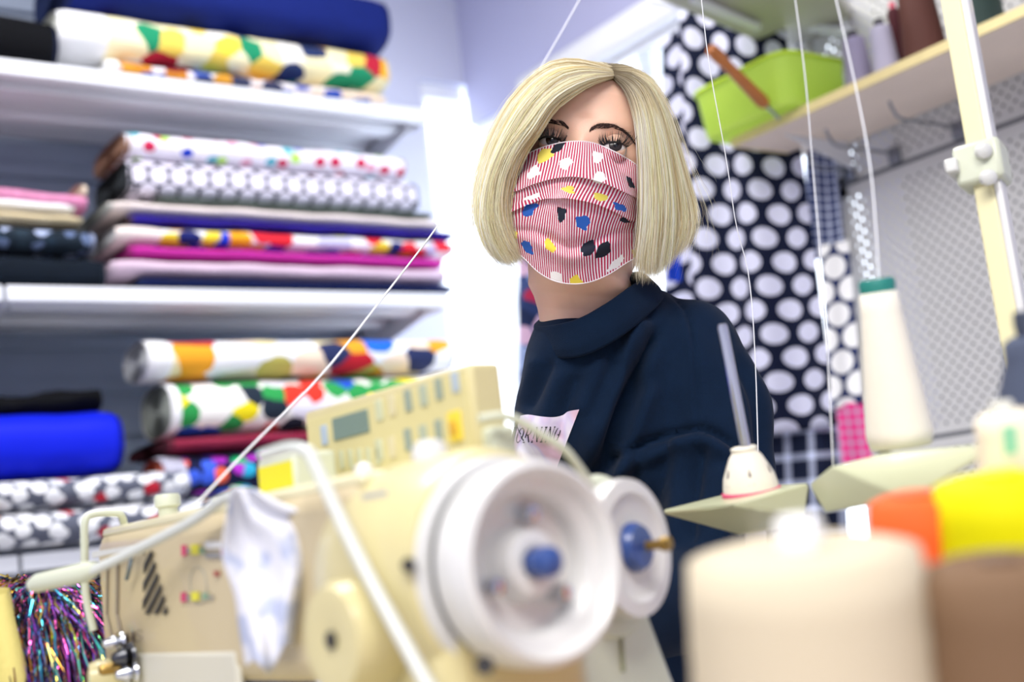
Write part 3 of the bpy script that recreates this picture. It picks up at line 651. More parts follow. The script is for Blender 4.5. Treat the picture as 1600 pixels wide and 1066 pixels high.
def mask_pt(i, v):
    q = v*4; k = min(int(q), 3); t = q-k
    def rr(j): return RW[max(0, min(4, j))][i]
    p = rr(k)*(1-t)+rr(k+1)*t
    def cc(arr, j): return arr[max(0, min(4, j))]
    u = -1+2*i/120; d0 = np.interp(v, np.linspace(0, 1, 5), cd_); d1 = np.interp(v, np.linspace(0, 1, 5), sd_)
    if v < .12: d0 = d0  # nose bridge
    uu = abs(u+.06)/1.06
    d = d0+(d1-d0)*min(1, uu)**(2.0 if v > .12 else 1.7)
    # pleats: the upper layer lies over the lower one
    for pv, am in ((.25, .0038), (.5, .0042)):
        if pv-.12 < v <= pv: d -= am*((v-(pv-.12))/.12)**1.5*(1-.6*abs(u)**3)
        elif pv < v < pv+.09: d += am*.55*(1-(v-pv)/.09)
    # soft V shaped fold below the second pleat
    vy = .74-.02*math.cos(u*pi)+.0; dd = (v-.76+.03*abs(u))
    d += .0060*math.exp(-(dd/.035)**2)*(1-abs(u)**2)-.0045*math.exp(-((dd-.07)/.05)**2)*(1-abs(u)**2)
    d += .0007*math.sin(u*19+v*8)*(v > .55)
    P_ = P(p[0], p[1], d); r = (P_-CAM).normalized(); hh = facebvh.ray_cast(CAM, r)
    if hh[0] is not None:
        lim = (hh[0]-CAM).length-.0022
        if (P_-CAM).length > lim: P_ = CAM+r*lim
    return P_
vs = []; uv = []
for v in vlist:
    for i in range(121): vs.append(mask_pt(i, v)); uv.append((i/120, v))
nv = len(vlist); fs = [(j*121+i, j*121+i+1, (j+1)*121+i+1, (j+1)*121+i) for j in range(nv-1) for i in range(120)]
mm, nt, bs, uvo = cloth_base('mask_stripes', .75)
sx = N(nt, 'ShaderNodeSeparateXYZ'); nt.links.new(uvo, sx.inputs[0])
wv = N(nt, 'ShaderNodeTexNoise', i_Scale=5.0, i_Detail=1.0); nt.links.new(uvo, wv.inputs['Vector'])
q = math_(nt, 'ADD', math_(nt, 'MULTIPLY', sx.outputs[0], 58.0), math_(nt, 'MULTIPLY', wv.outputs['Fac'], 1.2))
q = math_(nt, 'ADD', q, math_(nt, 'MULTIPLY', math_(nt, 'GREATER_THAN', sx.outputs[1], .25), .37))
st = math_(nt, 'LESS_THAN', math_(nt, 'FRACT', q), .54)
strp = mixc(nt, st, lin('#f6eef2'), lin('#b7274c'))
# small abstract print patches between the stripes
sc2 = N(nt, 'ShaderNodeVectorMath', operation='MULTIPLY'); nt.links.new(uvo, sc2.inputs[0]); sc2.inputs[1].default_value = (5.2, 5.0, 1)
vn = N(nt, 'ShaderNodeTexVoronoi', voronoi_dimensions='2D', i_Scale=1.0, i_Randomness=.75)
nz = N(nt, 'ShaderNodeTexNoise', i_Scale=2.6, i_Detail=2.5); nt.links.new(sc2.outputs[0], nz.inputs['Vector'])
s3 = N(nt, 'ShaderNodeVectorMath', operation='SCALE'); nt.links.new(nz.outputs['Color'], s3.inputs[0]); s3.inputs['Scale'].default_value = .55
s4 = N(nt, 'ShaderNodeVectorMath', operation='ADD'); nt.links.new(sc2.outputs[0], s4.inputs[0]); nt.links.new(s3.outputs[0], s4.inputs[1]); nt.links.new(s4.outputs[0], vn.inputs['Vector'])
spc = N(nt, 'ShaderNodeSeparateColor'); nt.links.new(vn.outputs['Color'], spc.inputs[0])
rp = N(nt, 'ShaderNodeValToRGB'); rp.color_ramp.interpolation = 'CONSTANT'
for i, c in enumerate(('#20242e', '#e6cf4a', '#2f62b8', '#f4f0ec', '#262b38', '#e9d860')):
    e = rp.color_ramp.elements[i] if i < 2 else rp.color_ramp.elements.new(i/6); e.position = i/6; e.color = lin(c)
nt.links.new(spc.outputs[0], rp.inputs[0])
ins = math_(nt, 'LESS_THAN', vn.outputs['Distance'], .21)
nt.links.new(mixc(nt, ins, strp, rp.outputs[0]), bs.inputs['Base Color'])
fm = mk('face_mask', G().add(vs, fs, uv), mm, person, smooth='auto', solid=.0009)
hemw = mat('hem_thread', '#f1e6ea', .8)
mk('hem', G().tube([mask_pt(i, 0) - zc*-.0006 for i in range(0, 121, 2)], .0006, 6), hemw, fm, smooth='auto')
mk('hem', G().tube([mask_pt(i, 1) + zc*.0004 for i in range(0, 121, 2)], .0006, 6), hemw, fm, smooth='auto')
mk('ear_loop', G().tube(crv([mask_pt(120, .05), H(7.4, -2.2, 3.5), H(8.2, -.2, .5), H(8.1, -1.5, -1.6), H(7.7, -4.2, 0), mask_pt(120, .9)], 24), .0011, 6), black, fm, smooth='auto')
mk('ear_loop', G().tube(crv([mask_pt(0, .05), H(-7.4, -2.2, 3.5), H(-8.2, -.2, .5), H(-8.1, -1.5, -1.6), H(-7.7, -4.2, 0), mask_pt(0, .9)], 24), .0011, 6), black, fm, smooth='auto')
# ---- hair
GL = [ # left of the parting, from the face edge round to the back
 [(955, 124, 1.170), (930, 121, 1.150), (893, 134, 1.140), (858, 158, 1.135), (832, 196, 1.135), (806, 228, 1.142), (786, 268, 1.150), (776, 320, 1.155), (783, 365, 1.160), (800, 400, 1.165)],
 [(952, 119, 1.176), (915, 107, 1.165), (870, 116, 1.155), (828, 152, 1.150), (798, 200, 1.152), (776, 250, 1.156), (763, 300, 1.160), (762, 345, 1.165), (775, 382, 1.170), (795, 405, 1.174)],
 [(950, 116, 1.182), (905, 98, 1.190), (855, 104, 1.195), (806, 148, 1.200), (773, 205, 1.205), (755, 262, 1.210), (749, 312, 1.212), (754, 352, 1.212), (770, 385, 1.208), (792, 407, 1.204)],
 [(949, 113, 1.195), (903, 93, 1.215), (857, 103, 1.240), (812, 150, 1.260), (780, 212, 1.275), (763, 270, 1.285), (757, 320, 1.290), (762, 360, 1.290), (775, 388, 1.280), (797, 408, 1.275)],
 [(949, 109, 1.225), (910, 96, 1.270), (878, 112, 1.320), (850, 160, 1.350), (830, 220, 1.365), (820, 280, 1.370), (818, 325, 1.368), (822, 360, 1.360), (832, 385, 1.345), (845, 400, 1.335)],
 [(949, 106, 1.250), (940, 98, 1.290), (932, 108, 1.345), (928, 150, 1.385), (924, 215, 1.400), (922, 275, 1.402), (922, 320, 1.398), (924, 352, 1.385), (926, 374, 1.365), (928, 386, 1.350)]]
GR = [
 [(961, 122, 1.170), (978, 127, 1.155), (995, 145, 1.148), (1006, 175, 1.148), (1012, 215, 1.150), (1016, 260, 1.155), (1018, 305, 1.160), (1017, 350, 1.165), (1012, 395, 1.172), (1014, 430, 1.180)],
 [(960, 118, 1.176), (985, 118, 1.165), (1008, 137, 1.160), (1023, 172, 1.160), (1033, 215, 1.163), (1040, 260, 1.168), (1044, 305, 1.172), (1043, 350, 1.178), (1036, 392, 1.182), (1026, 428, 1.186)],
 [(958, 115, 1.182), (990, 113, 1.190), (1020, 135, 1.198), (1040, 172, 1.205), (1053, 215, 1.210), (1064, 258, 1.214), (1073, 298, 1.216), (1080, 330, 1.216), (1078, 360, 1.210), (1062, 390, 1.205)],
 [(956, 112, 1.195), (990, 108, 1.220), (1018, 128, 1.250), (1036, 168, 1.275), (1048, 215, 1.290), (1056, 260, 1.298), (1062, 300, 1.300), (1065, 330, 1.298), (1062, 358, 1.290), (1052, 378, 1.280)],
 [(954, 109, 1.225), (975, 102, 1.275), (992, 118, 1.325), (1002, 158, 1.355), (1010, 215, 1.370), (1014, 265, 1.375), (1014, 308, 1.372), (1012, 340, 1.362), (1006, 365, 1.345), (996, 380, 1.335)],
 GL[5]]
HC = np.array(P(915, 250, 1.27))
def garr(GG): return np.array([[tuple(P(*c)) for c in g_] for g_ in GG])
for g_ in GL[:5]: g_[0] = (g_[0][0]+7, g_[0][1]-6, g_[0][2]-.003)
for g_ in GR[:5]: g_[0] = (g_[0][0]-5, g_[0][1]-6, g_[0][2]-.001)
AL, AR = garr(GL), garr(GR)
def guide(A, a, n=22, prev=[0]):
    q = a*(len(A)-1); i = min(int(q), len(A)-2); t = q-i
    p0, p1, p2, p3 = A[max(i-1, 0)], A[i], A[i+1], A[min(i+2, len(A)-1)]
    c = .5*((2*p1)+(-p0+p2)*t+(2*p0-5*p1+4*p2-p3)*t*t+(-p0+3*p1-3*p2+p3)*t**3)
    return cr(c, n)
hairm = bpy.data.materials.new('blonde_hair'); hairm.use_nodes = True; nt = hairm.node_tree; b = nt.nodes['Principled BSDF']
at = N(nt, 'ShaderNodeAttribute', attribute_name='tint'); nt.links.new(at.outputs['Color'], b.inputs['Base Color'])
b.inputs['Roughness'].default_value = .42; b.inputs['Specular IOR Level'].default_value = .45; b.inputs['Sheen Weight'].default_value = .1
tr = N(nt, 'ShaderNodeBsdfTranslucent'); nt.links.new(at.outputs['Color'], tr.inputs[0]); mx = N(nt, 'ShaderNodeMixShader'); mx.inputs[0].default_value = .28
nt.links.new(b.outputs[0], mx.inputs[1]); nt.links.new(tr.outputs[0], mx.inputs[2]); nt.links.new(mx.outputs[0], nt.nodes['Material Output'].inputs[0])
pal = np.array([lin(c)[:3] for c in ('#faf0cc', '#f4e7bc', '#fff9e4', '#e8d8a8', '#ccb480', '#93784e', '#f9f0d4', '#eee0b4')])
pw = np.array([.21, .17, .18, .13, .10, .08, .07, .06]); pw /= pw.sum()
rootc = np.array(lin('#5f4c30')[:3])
V_, F_, C_ = [], [], []; off = 0
clumps = {}
def strand(A, side, a, layer, n=20, wd=.00055, fly=0.):
    global off
    g_ = guide(A, a, n); cl = int(a*130); key = (side, cl)
    if key not in clumps: clumps[key] = (rng.randn(3)*.0030, rng.choice(len(pal), p=pw), rng.uniform(-.5, .5), (cl+.5)/130, rng.uniform(0, .015))
    cj, ci, ct, ca, clen = clumps[key]
    gc = guide(A, min(1, max(0, ca)), n)
    t = np.linspace(0, 1, n)[:, None]
    g_ = g_*(1-.45*t**1.5)+gc*(.45*t**1.5)
    cen = HC[None, :]*np.ones((n, 1)); cen[:, 2] = np.maximum(g_[:, 2]-.03, np.minimum(g_[:, 2], HC[2]))
    g_ = g_+(cen-g_)*((1-layer)*np.minimum(1, .25+t*3))
    lw = math.sin(a*38+side*2)*.5+math.sin(a*91+1.3+side)*.5
    g_ = g_+(g_-cen)/(np.linalg.norm(g_-cen, axis=1)[:, None]+1e-6)*.0028*lw*t+cj*t**1.3+rng.randn(3)*.0034*t+rng.randn(3)*fly*t**2
    ph = rng.rand(3)*6.28
    g_ = g_+np.stack([np.sin(t[:, 0]*7+ph[k]) for k in range(3)], 1)*.0010*t
    # random tip length
    cut = 1-clen-rng.rand()**2*.12; m = n
    src = np.linspace(0, 1, n)*cut; idx = src*(n-1); i0 = np.minimum(idx.astype(int), n-2); fr = (idx-i0)[:, None]; g_ = g_[i0]*(1-fr)+g_[i0+1]*fr
    tg = np.gradient(g_, axis=0); cv = g_-np.array(CAM); sd = np.cross(tg, cv); sd /= np.linalg.norm(sd, axis=1)[:, None]+1e-9
    nr = rng.randn(3)*.6; sd = sd+nr[None, :]; sd /= np.linalg.norm(sd, axis=1)[:, None]
    w_ = wd*np.interp(t[:, 0], [0, .1, .75, 1], [.6, 1, .9, .08])[:, None]
    V_.append(np.stack([g_-sd*w_/2, g_+sd*w_/2], 1).reshape(-1, 3))
    k = np.arange(n-1)*2+off; F_.append(np.stack([k, k+1, k+3, k+2], 1)); off += 2*n
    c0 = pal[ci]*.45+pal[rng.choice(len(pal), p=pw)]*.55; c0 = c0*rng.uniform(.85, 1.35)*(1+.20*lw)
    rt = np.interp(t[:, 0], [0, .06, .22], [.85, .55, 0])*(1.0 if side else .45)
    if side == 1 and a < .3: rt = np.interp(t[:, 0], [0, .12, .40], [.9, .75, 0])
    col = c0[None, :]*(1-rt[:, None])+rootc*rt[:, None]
    C_.append(np.minimum(.93, np.repeat(col, 2, axis=0)))
for side, A in ((0, AL), (1, AR)):
    for _ in range(8000): strand(A, side, rng.rand()**1.25, 1-.14*rng.rand()**1.6)
    for _ in range(2600): strand(A, side, rng.rand()*.42, 1-.05*rng.rand())
    for _ in range(60): strand(A, side, .2+rng.rand()*.5, 1.01+.02*rng.rand(), fly=.010, wd=.00025)
for _ in range(36): strand(AR, 1, .3+rng.rand()*.3, 1.02, fly=.022, wd=.00022)
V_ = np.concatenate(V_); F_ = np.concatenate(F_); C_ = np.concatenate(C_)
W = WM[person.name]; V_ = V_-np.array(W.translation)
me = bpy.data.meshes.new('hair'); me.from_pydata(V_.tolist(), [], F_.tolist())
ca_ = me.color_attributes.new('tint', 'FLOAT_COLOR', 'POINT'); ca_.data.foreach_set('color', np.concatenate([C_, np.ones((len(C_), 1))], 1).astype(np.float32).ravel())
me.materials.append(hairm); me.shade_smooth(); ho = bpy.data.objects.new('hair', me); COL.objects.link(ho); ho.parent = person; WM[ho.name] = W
# inner mass of hair under the strands
g = G()
for A in (AL, AR):
    def fn(u, v, A=A):
        c = guide(A, u, 22); q = v*.93*21; i = min(int(q), 20); p = c[i]*(1-q+i)+c[i+1]*(q-i)
        cen = HC.copy(); cen[2] = max(p[2]-.03, min(p[2], HC[2])); k = .055+.07*min(1, v*3)*(1-.6*min(1, v))
        if u < .08: k += 0
        return Vector(p+(cen-p)*k)
    g.grid(fn, 40, 30)
under = mat('hair_under', '#a08a5a', .7, var=.3, vscale=80)
mk('hair_underlayer', g, under, ho, smooth=True)
# ---- sweatshirt and trousers
def blob(name, caps, vox, m, parent, smooth_it=10, disp=None, cut=None):
    g = G()
    for (a, ra, b_, rb) in caps:
        a, b_ = Vector(a), Vector(b_); L = (b_-a).length; n = 10; pr = []
        d = (b_-a).normalized() if L > 1e-6 else Vector((0, 0, 1))
        for i in range(n): t = pi/2*i/n; pr.append((ra*math.sin(t), -ra*math.cos(t)))
        pr += [(ra, 0), (rb, L)]
        for i in range(1, n+1): t = pi/2*i/n; pr.append((rb*math.cos(t), L+rb*math.sin(t)))
        g.lathe(pr, a, d, 28)
    me = bpy.data.meshes.new('tmp'); me.from_pydata([tuple(v) for v in g.v], [], g.f)
    bm = bmesh.new(); bm.from_mesh(me); bmesh.ops.recalc_face_normals(bm, faces=bm.faces); bm.to_mesh(me); bm.free()
    o = bpy.data.objects.new('tmp', me); COL.objects.link(o)
    r_ = o.modifiers.new('r', 'REMESH'); r_.mode = 'VOXEL'; r_.voxel_size = vox
    s_ = o.modifiers.new('s', 'SMOOTH'); s_.factor = .8; s_.iterations = smooth_it
    dg = bpy.context.evaluated_depsgraph_get(); m2 = bpy.data.meshes.new_from_object(o.evaluated_get(dg))
    bpy.data.objects.remove(o); n = len(m2.vertices)
    co = np.zeros(n*3, np.float32); m2.vertices.foreach_get('co', co); co = co.reshape(-1, 3).astype(float)
    no = np.zeros(n*3, np.float32); m2.vertices.foreach_get('normal', no); no = no.reshape(-1, 3)
    if disp is not None: co = co+no*disp(co, no)[:, None]
    fs = [tuple(p.vertices) for p in m2.polygons]
    return mk(name, G().add([Vector(c) for c in co], fs), m, parent, smooth=True, fix=False), co, fs
def C4(x0, y0, d0, r0c, x1, y1, d1, r1c): return (P(x0, y0, d0), r0c*.01, P(x1, y1, d1), r1c*.01)
caps = [C4(922, 560, 1.27, 5.2, 930, 640, 1.28, 8.0), C4(930, 640, 1.28, 8.0, 945, 740, 1.30, 10.2), C4(945, 740, 1.30, 10.2, 955, 900, 1.34, 11.5),
        C4(955, 900, 1.34, 11.5, 965, 1080, 1.38, 12.5), C4(955, 545, 1.27, 5.0, 1078, 545, 1.25, 5.0), C4(1000, 520, 1.26, 4.0, 1080, 540, 1.25, 4.6),
        C4(1070, 560, 1.25, 5.6, 1108, 640, 1.235, 5.9), C4(1108, 640, 1.235, 5.9, 1122, 780, 1.20, 5.5), C4(1122, 780, 1.20, 5.5, 1108, 930, 1.13, 4.8), C4(1108, 930, 1.13, 4.8, 960, 975, 1.03, 3.6),
        C4(885, 630, 1.34, 4.6, 845, 760, 1.36, 5.0), C4(845, 760, 1.36, 5.0, 840, 980, 1.31, 4.6), C4(840, 980, 1.31, 4.6, 812, 988, 1.12, 3.4),
        C4(990, 560, 1.27, 7.5, 1000, 700, 1.27, 9.0), C4(914, 563, 1.243, 6.1, 918, 640, 1.25, 7.4), C4(960, 545, 1.25, 5.4, 985, 560, 1.25, 6.2)]
FM = [  # crease polylines in the picture, depth (m), half width (px), side ridge (m), ridge offset px
 ([(1032, 512), (1012, 545), (985, 605), (960, 670), (936, 740)], -.0100, 9, .0070, 26),
 ([(1005, 590), (985, 640), (965, 700), (955, 745)], -.0050, 9, .0040, -20),
 ([(928, 750), (965, 715), (1010, 692), (1060, 676), (1095, 670), (1130, 684), (1165, 712)], -.0060, 6, .0065, 20),
 ([(1040, 452), (1068, 480), (1082, 520), (1088, 580), (1091, 668)], -.0022, 3.0, .0010, 8),
 ([(905, 585), (880, 640), (868, 700)], -.0040, 12, .003, 24),
 ([(1150, 545), (1178, 620), (1192, 700), (1198, 780)], -.0045, 9, .0035, -22),
 ([(1100, 690), (1085, 760), (1075, 850)], -.0055, 12, .004, 26),
 ([(1000, 700), (985, 760), (975, 830)], -.0050, 12, .004, 26),
 ([(1150, 720), (1160, 780), (1150, 850)], -.0045, 12, .004, 22),
 ([(960, 560), (948, 600), (925, 660)], -.0035, 12, .003, 22),
 ([(860, 565), (845, 600), (822, 640)], -.0035, 9, .003, 20)]
def fold_disp(co, no):
    q = co-np.array(CAM); d = q@np.array(fw); px = 800+F*(q@np.array(RT))/d; py = 533-F*(q@np.array(UP))/d
    out = np.zeros(len(co)); fr = np.clip(-(no@np.array(fw))*2.2, 0, 1)
    for pl_, am, wdt, rg, ro in FM:
        pp = cr(pl_, 40); bd = np.full(len(co), 1e9); sgn = np.zeros(len(co)); tt = np.zeros(len(co))
        for i in range(39):
            a, b_ = pp[i], pp[i+1]; ab = b_-a; L2 = (ab**2).sum(); t = np.clip(((px-a[0])*ab[0]+(py-a[1])*ab[1])/L2, 0, 1)
            ex = px-(a[0]+t*ab[0]); ey = py-(a[1]+t*ab[1]); dd = np.hypot(ex, ey); mk_ = dd < bd
            bd[mk_] = dd[mk_]; sgn[mk_] = np.sign(ab[0]*ey-ab[1]*ex)[mk_]; tt[mk_] = ((i+t)/39)[mk_]
        env = np.clip(np.minimum(tt, 1-tt)*6+.15, 0, 1); s_ = sgn*bd
        out += 1.7*(am*np.exp(-(bd/wdt)**2)+rg*np.exp(-((s_-ro)/abs(ro)*1.5)**2))*env*fr
    out += .0012*np.sin(co[:, 2]*95+co[:, 0]*40)*np.sin(co[:, 0]*60-co[:, 1]*70)
    return out
knit = mat('sweat_navy', '#071c34', .9, var=.15, vscale=60, bump=.5, bscale=1400, sheen=.04)
sw, sco, sfs = blob('sweatshirt', caps, .0042, knit, person, 14, fold_disp)
sbvh = BVHTree.FromPolygons([Vector(c) for c in sco], sfs)
def onsw(px, py, off):
    r = ray(px, py).normalized(); hh = sbvh.ray_cast(CAM, r); return hh[0]-r*off if hh[0] else P(px, py, 1.2)
# collar: ribbed mock neck
top = [P(838, 509, 1.235), P(868, 507, 1.195), P(905, 497, 1.175), P(945, 475, 1.175), P(978, 452, 1.19), P(1003, 433, 1.225), P(990, 425, 1.28), P(945, 435, 1.31), P(890, 465, 1.31), P(848, 495, 1.28)]
bot = [P(846, 552, 1.235), P(872, 560, 1.190), P(912, 556, 1.170), P(962, 532, 1.170), P(1005, 500, 1.19), P(1038, 466, 1.225), P(1020, 455, 1.30), P(960, 465, 1.345), P(890, 500, 1.345), P(850, 535, 1.29)]
def ring(pts, n=160): 
    a = np.array([tuple(p) for p in pts]); a = np.concatenate([a[-2:], a, a[:3]]); c = cr(a, (len(a)-1)*40+1); return c[2*40:2*40+len(pts)*40+1]
rt_, rb_ = ring(top), ring(bot); nr_ = len(rt_)-1; cen_ = (rt_.mean(0)+rb_.mean(0))/2
def col_pt(i, v, e=0.):
    p = rt_[i % nr_]*(1-v)+rb_[i % nr_]*v; o = p-cen_; o /= np.linalg.norm(o)
    return Vector(p+o*(.0012*math.sin(pi*v)+e+(.0007 if i % 2 else 0)))
vs = []; nvv = 10
prof = [(-.010+.0, -.0035, .04)]
seq = [(.12, -.006), (.02, -.004), (0, -.001), (.02, .001)]+[(v, .0015-.003*max(0, v-.7)/.3) for v in np.linspace(.08, 1.0, 12)]+[(1.05, -.004), (1.10, -.014)]
for v, e in seq: vs += [col_pt(i, v, e) for i in range(nr_)]
fs = [(j*nr_+i, j*nr_+(i+1) % nr_, (j+1)*nr_+(i+1) % nr_, (j+1)*nr_+i) for j in range(len(seq)-1) for i in range(nr_)]
mk('collar', G().add(vs, fs), knit, sw, smooth=True)
# printed patch on the chest
tp = cr([(813, 650), (825, 648), (846, 651), (865, 652), (879, 649), (888, 643), (905, 640)], 31); bt = cr([(788, 745), (802, 747), (820, 750), (836, 751), (850, 749), (858, 745), (866, 741)], 31)
patchm = bpy.data.materials.new('print_patch'); patchm.use_nodes = True; nt = patchm.node_tree; bs = nt.nodes['Principled BSDF']; bs.inputs['Roughness'].default_value = .6
tc = N(nt, 'ShaderNodeTexCoord'); nz = N(nt, 'ShaderNodeTexNoise', i_Scale=26.0); nt.links.new(tc.outputs['Object'], nz.inputs[0])
rp = N(nt, 'ShaderNodeValToRGB'); rp.color_ramp.elements[0].color = lin('#e6c3d6'); rp.color_ramp.elements[0].position = .38; rp.color_ramp.elements[1].color = lin('#f5f2f8'); rp.color_ramp.elements[1].position = .6
e = rp.color_ramp.elements.new(.5); e.color = lin('#d9cdea'); nt.links.new(nz.outputs[0], rp.inputs[0]); nt.links.new(rp.outputs[0], bs.inputs['Base Color'])
mk('printed_patch', G().grid(lambda u, v: onsw(*(tp[int(round(u*30))]*(1-v)+bt[int(round(u*30))]*v), .0012), 30, 30), patchm, sw, smooth=True)
ink = mat('ink_dark', '#2c2c38', .7)
GLY = {'M': [((0, 0), (.08, 1), .1), ((.08, 1), (.5, 0), .22), ((.5, 0), (.9, 1), .08), ((.9, 1), (1, 0), .22)],
 'O': [((.5+.5*math.sin(a), .5+.5*math.cos(a)), (.5+.5*math.sin(a+.4), .5+.5*math.cos(a+.4)), .08+.14*abs(math.sin(a+.2))) for a in np.arange(0, 6.28, .393)],
 'R': [((.15, 0), (.15, 1), .2), ((0, 1), (.6, 1), .07), ((.6, 1), (.8, .85), .12), ((.8, .85), (.78, .62), .2), ((.78, .62), (.55, .5), .1), ((.55, .5), (.15, .5), .07), ((.45, .5), (1, 0), .2), ((0, 0), (.32, 0), .06)],
 'N': [((.12, 0), (.12, 1), .08), ((.12, 1), (.88, 0), .2), ((.88, 0), (.88, 1), .08), ((0, 1), (.2, 1), .06), ((.75, 1), (1, 1), .06), ((0, 0), (.28, 0), .06)],
 'I': [((.5, 0), (.5, 1), .4), ((0, 0), (1, 0), .06), ((0, 1), (1, 1), .06)],
 'G': [((.5+.5*math.sin(a), .5+.5*math.cos(a)), (.5+.5*math.sin(a+.4), .5+.5*math.cos(a+.4)), .08+.14*abs(math.sin(a+.2))) for a in np.arange(1.0, 5.4, .393)][::1]+[((.95, .45), (.95, .05), .2), ((.6, .45), (1, .45), .06)]}
def letters(word, cells, fn, m, parent, name='lettering', ws=1.):
    g = G()
    for ch, (x0, x1) in zip(word, cells):
        w_ = x1-x0
        for (a, b_, t) in GLY[ch]:
            t *= w_*.5*ws; dx, dy = (b_[0]-a[0])*w_, (b_[1]-a[1]); 
            for k in range(3):
                p, q_ = (a[0]+(b_[0]-a[0])*k/3, a[1]+(b_[1]-a[1])*k/3), (a[0]+(b_[0]-a[0])*(k+1)/3, a[1]+(b_[1]-a[1])*(k+1)/3)
                if abs(b_[0]-a[0])*w_ > abs(b_[1]-a[1])*14: vs = [fn(x0+p[0]*w_, p[1]-.035), fn(x0+q_[0]*w_, q_[1]-.035), fn(x0+q_[0]*w_, q_[1]+.035), fn(x0+p[0]*w_, p[1]+.035)]
                else: vs = [fn(x0+p[0]*w_-t/2, p[1]), fn(x0+p[0]*w_+t/2, p[1]), fn(x0+q_[0]*w_+t/2, q_[1]), fn(x0+q_[0]*w_-t/2, q_[1])]
                g.add(vs, [(0, 1, 2, 3)])
    return mk(name, g, m, parent)
letters('ORNING', [(804, 813), (816.5, 826), (829.5, 840), (843.5, 847.5), (851, 860), (863, 870)], lambda x, y: onsw(x+y*8, 692-(x-804)*.03-y*23, .0019), ink, sw, ws=1.9)
# trousers, shoes
jean = mat('trousers_denim', '#2a3550', .8)
hip = Vector((root.x+.02, root.y+.02, .66)); fd = Vector((-.35, .94, 0)).normalized(); sdv = Vector((fd.y, -fd.x, 0))
cp = [(P(962, 1075, 1.38), .125, hip, .135)]
feet = []
for s in (-1, 1):
    h_ = hip+sdv*s*.075; kn = h_+fd*.40+Vector((0, 0, -.02)); an = kn+fd*-.02+Vector((0, 0, -.50)); cp += [(h_, .085, kn, .062), (kn, .060, an, .045)]; feet.append(an)
tr_, _, _ = blob('trousers', cp, .010, jean, person, 6)
for an in feet:
    mk('shoe', G().lathe([(.02, -.06), (.042, -.05), (.046, 0), (.044, .10), (.034, .17), (.01, .19)], an+Vector((0, 0, -.075)), fd, 20), mat('shoe_white', '#e8e8e8', .5), person, smooth=True)
st_ = empty('stool', (hip.x, hip.y, 0), 'round work stool under the seated woman behind the machines', 'stool')
mk('seat', G().lathe([(.17, 0), (.18, .01), (.18, .035), (.165, .045)], (hip.x, hip.y, .475), (0, 0, 1), 40), mat('seat_vinyl', '#2b2d33', .5), st_, smooth='auto')
mk('column', G().lathe([(.028, 0), (.028, .42)], (hip.x, hip.y, .06), (0, 0, 1), 20), steel, st_, smooth='auto')
for k in range(5):
    a = 2*pi*k/5; mk('leg', G().tube([(hip.x, hip.y, .08), (hip.x+.25*math.cos(a), hip.y+.25*math.sin(a), .02)], .014), steel, st_, smooth='auto')
# ================================================================ work table and sewing machines
tbm = mat('table_laminate', '#c9c4b8', .4, var=.05, vscale=8)
tb = empty('sewing_table', (.38, .8, 0), 'long pale sewing table carrying the machines and thread cones', 'table')
mk('table_top', G().bb((.06, -.05, .755), (.70, 1.75, .785)), tbm, tb, bevel=.003)
for x, y in ((.11, .02), (.64, .02), (.11, 1.68), (.64, 1.68)): mk('leg', G().bb((x-.02, y-.02, 0), (x+.02, y+.02, .755)), steel, tb, bevel=.003)
aa = math.radians(93.6); MA_ = Vector((math.cos(aa), math.sin(aa), 0)); MN = Vector((math.cos(aa+pi/2), math.sin(aa+pi/2), 0)); ZV = Vector((0, 0, 1))
W0 = P(855, 878, .62); AX = (MA_, MN, ZV)
def ML(s, y, z): return W0+MA_*s+MN*y+ZV*z
def mbox(s0, s1, y0, y1, z0, z1): return G().box(ML((s0+s1)/2, (y0+y1)/2, (z0+z1)/2), (s1-s0, y1-y0, z1-z0), AX)
def MF(px, py, y=.0455): return hitp(px, py, W0+MN*y, MN)
def msz(px, py, y): h = MF(px, py, y)-W0; return h.dot(MA_), h.z
zt = .785-W0.z
crm = mat('machine_cream', '#d0c592', .35, coat=.3, var=.03, vscale=15); wht = mat('machine_white', '#d8d8d6', .3, coat=.3); drk = mat('machine_dark', '#2b2a2a', .5)
tan = mat('machine_tan', '#c6b793', .4, coat=.2); pgr = mat('machine_pale_green', '#cdd2bc', .4, coat=.2); chrome = mat('chrome', '#c9ccd2', .15, metal=1.0); brass = mat('brass', '#a88a4e', .3, metal=1.0); blue = mat('knob_blue', '#2c4a8c', .35, coat=.4); lgr = mat('machine_light_grey', '#d3d4d0', .4)
m1 = empty('sewing_machine', ML(.2, 0, zt), 'big cream industrial sewing machine in front, its dished handwheel facing us', 'sewing machine')
g = mbox(.095, .485, -.045, .045, -.055, .056); arm = mk('arm', g, tan, m1, bevel=.014)
mk('arm_cover', mbox(.10, .478, -.040, .040, .050, .0595), mat('machine_top', '#d9d2ae', .35, coat=.3), arm, bevel=.004)
mk('lower_panel', mbox(.255, .44, .040, .0462, -.075, -.034), mat('machine_lower', '#cfccbc', .4), arm, bevel=.006)
mk('needle_head', mbox(.435, .487, -.043, .043, -.125, -.035), tan, m1, bevel=.01)
mk('column', mbox(.028, .135, -.048, .048, zt+.03, .03), crm, m1, bevel=.012)
mk('bed', mbox(-.01, .50, -.075, .075, zt, zt+.045), crm, m1, bevel=.006)
mk('presser_foot', G().tube([ML(.46, 0, -.12), ML(.46, 0, zt+.05)], .003).bb(ML(.46, 0, zt+.045)-Vector((.008, .015, 0)), ML(.46, 0, zt+.045)+Vector((.008, .015, .006))), chrome, m1)
mk('wheel_housing', G().lathe([(.02, .135), (.050, .135), (.060, .125), (.0635, .10), (.0635, .045), (.060, .034), (.052, .030), (.02, .030)], W0, MA_, 64), crm, m1, smooth='auto')
